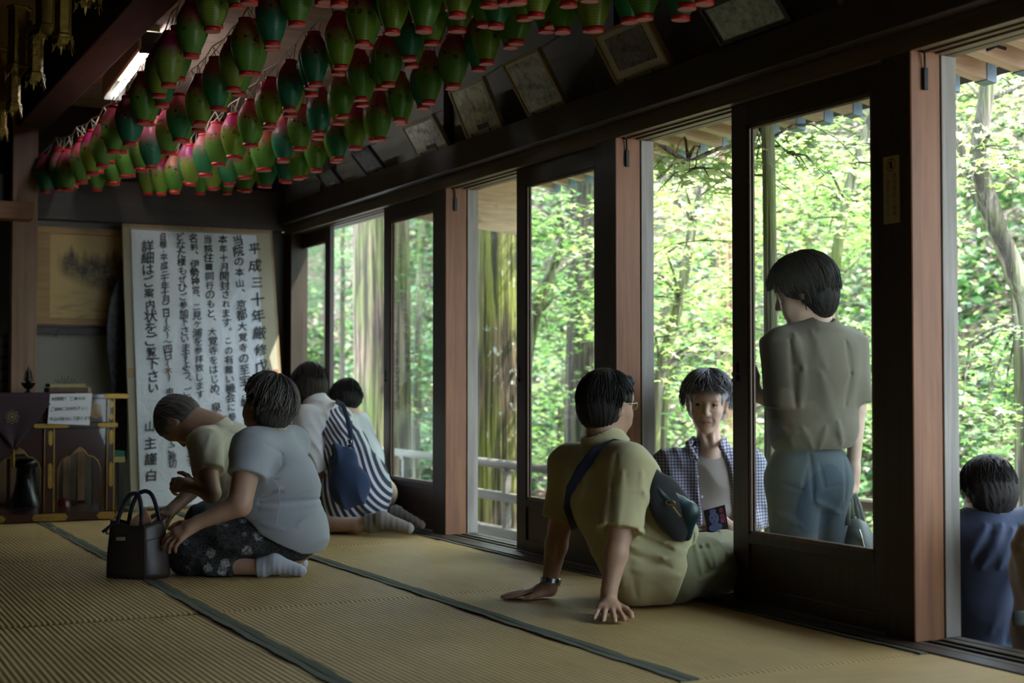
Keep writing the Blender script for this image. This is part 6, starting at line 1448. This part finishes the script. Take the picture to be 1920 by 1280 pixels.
# ------------------------------------------------------------------ older woman outside the sill
def woman_old():
    t = person('person with salt-and-pepper hair, checked shirt over a taupe top, holding a brochure', Vector((3.45, 4.92, -.32)))
    hd = Fr(P(1326, 755, 5.94), -HF*.98-RGT*.17-ZU*.06, ZU+RGT*.045, 1.05); nb = P(1330, 838, 5.99)
    B = (-HF*.99-RGT*.1).normalized(); T = Fr(P(1328, 900, 6.0), B, ZU); Lr = RGT
    S1, S2 = P(1254, 872, 6.0), P(1404, 872, 6.0); el1, wr1 = P(1245, 975, 6.02), P(1290, 1030, 5.86); el2, wr2 = P(1418, 965, 5.98), P(1384, 992, 5.80)
    tor = [el(P(1334, 1020, 6.03), (.150, .12, .12), T, .05), el(P(1330, 960, 6.02), (.140, .105, .13), T, .05), el(P(1328, 895, 6.01), (.152, .105, .12), T, .05), rc(S1, S2, .045, .045, .05)]
    hp = [P(1302, 1040, 6.03), P(1368, 1040, 6.03)]; kn = [hp[0]+B*.10, hp[1]+B*.10]
    for q in kn: q.z = -.255
    an = [k_-B*.36 for k_ in kn]
    for q in an: q.z = -.275
    legs = [rc(hp[0], kn[0], .085, .062, .04), rc(hp[1], kn[1], .085, .062, .04), rc(kn[0], an[0], .052, .036, .03), rc(kn[1], an[1], .052, .036, .03), rc(an[0], an[0]-B*.14, .034, .022, .02), rc(an[1], an[1]-B*.14, .034, .022, .02)]
    arms = [rc(S1, el1, .044, .038, .03), rc(el1, wr1, .038, .025, .01), rc(S2, el2, .044, .038, .03), rc(el2, wr2, .038, .025, .01)]
    hs = hand(wr1, RGT*.8-HF*.3, ZU*.5-HF*.5, ZU, (.4, .4, .3), .05)+hand(wr2, -RGT*.95-ZU*.05+HF*.05, -HF*.75+ZU*.5-RGT*.1, ZU*.8+HF*.1, (.25, .45, .35), .10, .98, thumbc=-.3)
    ng = [rc(hd.p(.022, .030, -.105), nb+B*.05+RGT*-.012, .008, .010, .012), rc(hd.p(-.022, .030, -.105), nb+B*.05+RGT*.012, .008, .010, .012)]
    ng += [rc(hd.p(s_*.016, .098, -.040), hd.p(s_*.030, .086, -.066), .0030, .0026, .006, 'sub') for s_ in (1, -1)]+[rc(hd.p(s_*.019, .0905, -.016), hd.p(s_*.040, .0845, -.020), .0020, .0020, .005, 'sub') for s_ in (1, -1)]+[rc(hd.p(s_*.026, .090, -.072), hd.p(s_*.027, .082, -.088), .0022, .0022, .005, 'sub') for s_ in (1, -1)]
    sdf_mesh('body', head(hd, .80, .6)+neck(hd, nb+B*.01, .046)+ng+tor+legs+arms+hs, SKp, t, .0040, attrs=lips(hd))
    eyes(hd, t, (.45, -.05)); brow(hd, t, HS, .021)
    sdf_mesh('top', grow(tor, .008)+[rc(hd.p(0, 0, -.12), nb+ZU*.03+B*.05, .055, .058, .008, 'sub'), pl(P(1334, 1062, 6.0), DN)], cloth('taupe_jersey', (.34, .30, .265), .06), t, .005, disp=folds((ZU*.7+RGT*.5, .12, .007, 1.0)))
    ch = NT('checked_shirt_cloth'); c = ch.coord((1, 1, 1), rot=(0, 0, YAW)); s = ch.sep(c)
    g1 = ch.math('GREATER_THAN', ch.math('SINE', ch.math('MULTIPLY', s[0], 2*math.pi/.013)), .1); g2 = ch.math('GREATER_THAN', ch.math('SINE', ch.math('MULTIPLY', s[2], 2*math.pi/.013)), .1)
    ch.col(ch.ramp(ch.math('MULTIPLY', ch.math('ADD', g1, g2), .5), [(0, (.44, .46, .60)), (.5, (.20, .19, .26)), (1, (.085, .075, .10))])).p(Roughness=.85)
    # open front: wedge removed between the two button plackets
    op = [rc(P(1332, 825, 5.90), P(1362, 1080, 5.86), .062, .092, .006, 'sub')]
    sh = grow(tor, .024)+[rc(S1, el1, .066, .060, .03), cc(el1, el1.lerp(wr1, .9), .058, .044, .03), rc(S2, el2, .066, .060, .03), cc(el2, el2.lerp(wr2, .8), .056, .042, .03), cc(nb-ZU*.02, nb+ZU*.035, .082, .066, .02), pl(P(1334, 1075, 6.0), DN), rc(P(1262, 900, 5.93), P(1290, 1050, 5.90), .035, .045, .04), rc(hd.p(0, -.02, -.10), nb+ZU*.02, .050, .056, .006, 'sub')]+op
    so = sdf_mesh('checked_shirt', sh, ch.m, t, .0045, disp=folds((RGT*.9+ZU*.15, .055, .010, .8), (ZU, .10, .006, 1.2)))
    sdf_mesh('collar', [rc(P(1292, 838, 5.88), P(1308, 862, 5.865), .013, .007, .01), rc(P(1290, 832, 5.90), P(1296, 858, 5.87), .012, .008, .01), rc(P(1352, 836, 5.88), P(1368, 866, 5.87), .012, .007, .01), rc(P(1294, 830, 5.91), P(1300, 822, 6.0), .012, .012, .015), rc(P(1354, 832, 5.90), P(1356, 824, 6.0), .012, .012, .015)], ch.m, t, .004)
    for (bx, by) in ((1302, 838), (1308, 893), (1316, 931)): build('button', MB().lathe([(.0055, 0), (.0055, .002), (.003, .003)], P(bx, by, 5.845), 10, ax=-HF), plain('pearl_button', (.6, .62, .7), .3, bump=0), so)
    sdf_mesh('trousers', grow(legs[:4], .012)+[el(P(1334, 1035, 6.03), (.16, .13, .11), T, .04)], cloth('charcoal_trousers', (.05, .05, .06)), t, .008)
    hr = haircap(hd, .013, .010, -.075, earz=.016, extra=[el(hd.p(0, -.01, .060), (.076, .086, .070), hd, .02)])
    hair(hd, 'hair', HS, t, hr, 460, lambda a: (1.40 if math.sin(a) > -.2 else 1.30) if math.cos(a) > .4 else (1.38 if math.cos(a) > -.2 else 1.95), lift=.030, lw=.0038, seed=12, tip=.010, curl=.13, th0=.02)
    # brochure
    d_ = 5.74; q = [P(1327, 1000, d_), P(1366, 991, d_), P(1359, 946, d_), P(1319, 957, d_)]
    b = thing('brochure', 'dark brochure with a pale blue stone face and pink characters', 'brochure', (q[0]+q[1])/2)
    build('cover', MB().quadbox(q, HF*.004), plain('brochure_black', (.018, .014, .018), .35, bump=0), b)
    ub = (q[1]-q[0]).normalized(); vb = (q[3]-q[0]).normalized(); nn = -HF*.002
    bl = plain('blue_stone_print', (.16, .20, .42), .5, scale=120, var=.25); O = q[0]
    def disc(cx, cz, rx, rz): return [O+ub*(cx+rx*math.cos(a_))+vb*(cz+rz*math.sin(a_))+nn for a_ in np.linspace(0, 6.283, 19)[:-1]]
    fm = MB().prism(disc(.036, .055, .020, .026), nn*.3).prism(disc(.036, .018, .028, .016), nn*.3).prism(disc(.036, .084, .014, .008), nn*.3)
    build('printed_face', fm, bl, b)
    dk = MB()
    for sx in (-.007, .008): dk.prism([O+ub*(.036+sx+.005*math.cos(a_))+vb*(.059+.0018*math.sin(a_))+nn*1.5 for a_ in np.linspace(0, 6.283, 9)[:-1]], nn*.2)
    dk.prism([O+ub*(.036+.005*math.cos(a_))+vb*(.042+.0015*math.sin(a_))+nn*1.5 for a_ in np.linspace(0, 6.283, 9)[:-1]], nn*.2)
    build('face_features', dk, plain('print_shadow', (.03, .04, .10), .5, bump=0), b)
    tx = MB(); write(tx, '古山記', O+ub*.070+vb*.082+nn, ub, vb, .020, .021, -HF, .1, .05, .0008); build('pink_characters', tx, plain('pink_print', (.60, .12, .28), .5, bump=0), b)
woman_old()
# ------------------------------------------------------------------ standing figure behind the glass
def standing():
    t = person('person with dark hair in an olive T-shirt and jeans standing outside behind the glass', Vector((3.46, 4.23, -.32)))
    B = (HF*.86-RGT*.5).normalized(); Lr = (RGT*.86+HF*.5).normalized(); T = Fr(P(1525, 700, 5.4), B, ZU)
    nb = P(1535, 606, 5.40); hd = Fr(P(1505, 541, 5.38), -RGT*.86+HF*.34-ZU*.30, ZU-RGT*.25, 1.10)
    S1, S2 = P(1466, 642, 5.34), P(1590, 645, 5.48); el1, wr1 = P(1474, 765, 5.36), P(1418, 738, 5.42); el2, wr2 = P(1606, 768, 5.46), P(1600, 882, 5.43)
    pv = P(1517, 880, 5.41)
    tor = [el(pv, (.150, .125, .13), T, .05), el(P(1522, 790, 5.41), (.130, .10, .14), T, .05), el(P(1528, 690, 5.40), (.155, .108, .16), T, .05), rc(S1, S2, .045, .045, .06)]
    fx = [Vector((pv.x, pv.y, 0))-Lr*.085, Vector((pv.x, pv.y, 0))+Lr*.085]; kn = [Vector((q.x, q.y, .10)) for q in fx]; an = [Vector((q.x, q.y, -.24)) for q in fx]
    hp = [pv-Lr*.075-ZU*.05, pv+Lr*.075-ZU*.05]
    legs = [rc(hp[i], kn[i], .092, .062, .04) for i in (0, 1)]+[rc(kn[i], an[i], .062, .042, .03) for i in (0, 1)]
    feet = [rc(an[i]-ZU*.03, an[i]-ZU*.045+B*.15, .034, .026, .03) for i in (0, 1)]
    arms = [rc(S1, el1, .045, .040, .03), rc(el1, wr1, .040, .026, .01), rc(S2, el2, .043, .036, .03), rc(el2, wr2, .036, .024, .01)]
    hs = hand(wr1, -RGT*.7+ZU*.7, -HF*.7-RGT*.2, ZU-RGT*.3, (.6, .8, .6), .05, .95)+hand(wr2, DN, RGT*.6-HF*.5, HF-RGT*.2, (.5, .7, .5), .05, .95)
    sdf_mesh('body', head(hd, .95)+neck(hd, nb, .048)+tor+legs+feet+arms+hs, SKp, t, .0055, attrs=lips(hd))
    ol = cloth('olive_brown_jersey', (.125, .105, .070), .08)
    sh = grow(tor[1:], .018)+[el(P(1524, 805, 5.41), (.168, .130, .10), T, .06), rc(P(1490, 660, 5.40), P(1482, 810, 5.40), .085, .075, .06), rc(P(1570, 660, 5.43), P(1565, 800, 5.43), .085, .080, .06), cc(S1-(el1-S1)*.02, S1.lerp(el1, .92), .072, .078, .05), cc(S2-(el2-S2)*.02, S2.lerp(el2, .90), .070, .062, .04), cc(nb-ZU*.02, nb+ZU*.012, .082, .066, .03), rc(P(1528, 650, 5.40), P(1522, 800, 5.41), .10, .11, .06), pl(P(1522, 842, 5.4), DN+RGT*.04), rc(hd.p(0, -.03, -.11), nb+ZU*.05, .046, .054, .004, 'sub')]
    sdf_mesh('t_shirt', sh, ol, t, .0055, disp=plus(folds((RGT+ZU*.25, .19, .005, .8)), CR(5.3, 1, (1487,625,1502,690,7,.014), (1502,690,1498,760,6,.014), (1478,640,1490,760,-8,.009), (1590,640,1600,700,-7,.009), (1600,700,1588,760,-7,.009), (1535,700,1575,820,5,.016), (1500,800,1520,838,6,.010), (1545,800,1535,840,6,.009), (1570,790,1580,835,6,.009), (1465,800,1485,836,6,.010), (1520,620,1545,690,4,.014), (1440,700,1485,690,4,.010))))
    sdf_mesh('jeans', grow(legs, .014)+[el(pv, (.158, .132, .14), T, .05), rc(hp[0], hp[1], .09, .09, .05), pl(P(1517, 815, 5.4), ZU), pl(Vector((0, 0, -.26)), DN)], cloth('dark_blue_denim', (.034, .056, .075), .10), t, .0065, disp=CR(5.3, 1, (1517,850,1522,935,-8,.007), (1450,960,1500,985,6,.010), (1530,940,1580,965,6,.010), (1465,905,1500,918,-4,.005), (1500,918,1512,870,-4,.005), (1535,870,1545,915,-4,.005), (1545,915,1580,908,-4,.005), (1588,850,1592,940,-4,.005)))
    hr = haircap(hd, .014, .006, -.115, extra=[el(hd.p(0, -.050, -.045), (.072, .060, .085), hd, .03)], earz=-.03)
    hair(hd, 'hair', HB, t, hr, 420, lambda a: 1.45 if math.cos(a) > .5 else (1.75 if math.cos(a) > -.1 else 2.40), lift=.018, lw=.0055, seed=14, tip=.016, curl=.06)
    ph = thing('phone', "dark phone raised in the standing figure's left hand", 'phone', P(1404, 716, 5.42)); Fp = Fr(P(1404, 705, 5.42), -HF*.5+RGT*.8, ZU-RGT*.2)
    build('case', MB().obox(P(1404, 702, 5.43), (Fp.r, Fp.f, Fp.u), (.034, .004, .068)), M['black'], ph, bevel=.003)
    b = thing('handbag', 'grey-green leather handbag held low by the standing figure', 'bag', P(1608, 1040, 5.40)); gl_ = plain('sage_leather', (.085, .105, .095), .45, scale=80)
    Fb = Fr(P(1606, 1000, 5.42), -HF, ZU)
    sdf_mesh('bag_body', [el(P(1604, 1010, 5.42), (.062, .05, .085), Fb, .04), el(P(1606, 1045, 5.42), (.085, .060, .085), Fb, .05)], gl_, b, .006)
    for dx in (0, 1): build('handle', MB().tube([P(1590+dx*10, 985, 5.37+dx*.05), P(1592+dx*4, 940, 5.39), P(1598, 912, 5.42), P(1606+dx*6, 950, 5.42), P(1616+dx*4, 990, 5.40)], [(.0028, .009)]*5, 8, flat=tuple(-HF)), gl_, b, smooth=True)
    build('chain', MB().tube([P(1611, 992, 5.36), P(1616, 1008, 5.36), P(1620, 1026, 5.36)], .004, 6), M['steel'], b)
standing()
# ------------------------------------------------------------------ two seated figures at the right edge
def boy():
    t = person('person with short black hair in a navy T-shirt seated outside, back turned', Vector((3.73, 3.64, -.32)))
    B = (HF*.95+RGT*.2).normalized(); Lr = (RGT*.95-HF*.2).normalized(); T = Fr(P(1852, 1080, 4.95), B, ZU)
    nb = P(1850, 972, 4.95); hd = Fr(P(1851, 923, 4.97), HF*.9-RGT*.15-ZU*.35, ZU+HF*.35, 1.02)
    S1, S2 = nb-Lr*.15-ZU*.045, nb+Lr*.13-ZU*.030; pv = Vector((nb.x, nb.y, -.185))-B*.02
    tor = [el(pv, (.155, .14, .125), T, .05), el(P(1850, 1130, 4.93), (.140, .115, .16), T, .05), el(P(1852, 1045, 4.94), (.158, .115, .14), T, .05), rc(S1, S2, .052, .052, .05)]
    kn = [pv+B*.42+Lr*s*.13 for s in (-1, 1)]
    for q in kn: q.z = -.10
    an = [k_+B*.10 for k_ in kn]
    for q in an: q.z = -.285
    legs = [rc(pv-Lr*.08, kn[0], .085, .055, .04), rc(pv+Lr*.08, kn[1], .085, .055, .04), rc(kn[0], an[0], .05, .035, .03), rc(kn[1], an[1], .05, .035, .03)]
    el1, el2 = S1+B*.12-ZU*.26, P(1968, 1010, 4.98); wr1, wr2 = el1+B*.22, P(1995, 960, 5.2)
    arms = [rc(S1, el1, .045, .038, .03), rc(el1, wr1, .038, .026, .01), rc(S2, el2, .045, .038, .03), rc(el2, wr2, .038, .026, .01)]
    sdf_mesh('body', head(hd)+neck(hd, nb, .05)+tor+legs+arms+hand(wr1, B, ZU, Lr, (.2, .2, .2))+hand(wr2, B+ZU*.2, ZU, -Lr, (.2, .2, .2)), SKp, t, .0065, attrs=lips(hd))
    sdf_mesh('t_shirt', grow(tor, .017)+[cc(S1, S1.lerp(el1, .8), .072, .074, .04), cc(S2, S2.lerp(el2, .85), .070, .068, .04), cc(nb-ZU*.03, nb+ZU*.024, .090, .068, .03), pl(pv-ZU*.06, DN)], cloth('navy_jersey', (.030, .045, .092), .08), t, .0055, disp=plus(folds((RGT*.8+ZU*.7, .2, .006, .8)), CR(4.85, 1, (1848,985,1815,1040,10,.013), (1878,985,1835,1060,10,.013), (1898,992,1865,1060,9,.012), (1862,988,1825,1050,-8,.010), (1890,1060,1850,1180,6,.016), (1900,1100,1880,1200,-7,.012), (1910,985,1912,1030,-8,.006))))
    sdf_mesh('shorts', grow(legs[:2], .014)+[el(pv, (.165, .15, .125), T, .04), pl(pv-ZU*.13, DN)], cloth('black_shorts', (.02, .02, .024)), t, .008)
    hair(hd, 'hair', HB, t, haircap(hd, .015, .015, -.078, earz=.0), 420, lambda a: 1.2 if math.cos(a) > .5 else (1.6 if math.cos(a) > -.2 else 2.1), lift=.012, lw=.0042, seed=16, tip=.006, th0=.02, curl=.09)
boy()
def edge_person():
    t = person('person in a taupe shirt with a dark strap, cut off by the right edge', Vector((3.57, 3.20, -.32)))
    B = (HF*.6-RGT*.8).normalized(); nb = P(1975, 975, 4.42); pv = Vector((3.56, 3.18, -.185)); T = Fr(pv, B, (nb-pv))
    Lr = T.r; hd = Fr(P(1990, 905, 4.42), B, ZU, 1.0); S1, S2 = nb-Lr*.16-ZU*.04, nb+Lr*.16-ZU*.04
    tor = [el(pv, (.165, .14, .125), T, .05), el(nb.lerp(pv, .62), (.16, .13, .14), T, .05), el(nb.lerp(pv, .28), (.165, .12, .14), T, .05), rc(S1, S2, .05, .05, .05)]
    kn = [pv+(HF*.6+RGT*.6)*.42+RGT*.1*s for s in (0, 2)]
    for q in kn: q.z = -.12
    an = [q+HF*.05 for q in kn]
    for q in an: q.z = -.285
    legs = [rc(pv, kn[0], .09, .06, .04), rc(pv, kn[1], .09, .06, .04), rc(kn[0], an[0], .05, .035, .03), rc(kn[1], an[1], .05, .035, .03)]
    e1, e2 = S1-ZU*.25+RGT*.05, S2-ZU*.25+RGT*.05
    arms = [rc(S1, e1, .045, .04, .03), rc(e1, e1+RGT*.2+HF*.1, .038, .026, .01), rc(S2, e2, .045, .04, .03), rc(e2, e2+RGT*.2, .038, .026, .01)]
    sdf_mesh('body', head(hd)+neck(hd, nb, .05)+tor+legs+arms+hand(e1+RGT*.2+HF*.1, RGT, ZU, HF, (.2, .2, .2))+hand(e2+RGT*.2, RGT, ZU, HF, (.2, .2, .2)), SKp, t, .008, attrs=lips(hd))
    sdf_mesh('shirt', grow(tor, .018)+[cc(S1, S1.lerp(e1, .8), .07, .07, .04), cc(S2, S2.lerp(e2, .8), .07, .07, .04), pl(pv-ZU*.07, DN)], cloth('taupe_shirt_cloth', (.25, .20, .165)), t, .007, disp=folds((ZU+RGT*.3, .08, .010, 1.0)))
    sdf_mesh('trousers', grow(legs, .013), cloth('grey_trousers', (.08, .08, .085)), t, .009)
    hair(hd, 'hair', HB, t, haircap(hd, .015, .015, -.078), 160, lambda a: 1.2 if math.cos(a) > .5 else 2.0, seed=18, res=.007)
    build('strap', MB().tube([P(1900, 1160, 4.13), P(1922, 1158, 4.14), P(1950, 1168, 4.17)], [(.006, .022)]*3, 8, flat=tuple(-HF)), cloth('dark_green_webbing', (.02, .03, .028)), t, smooth=True)
edge_person()
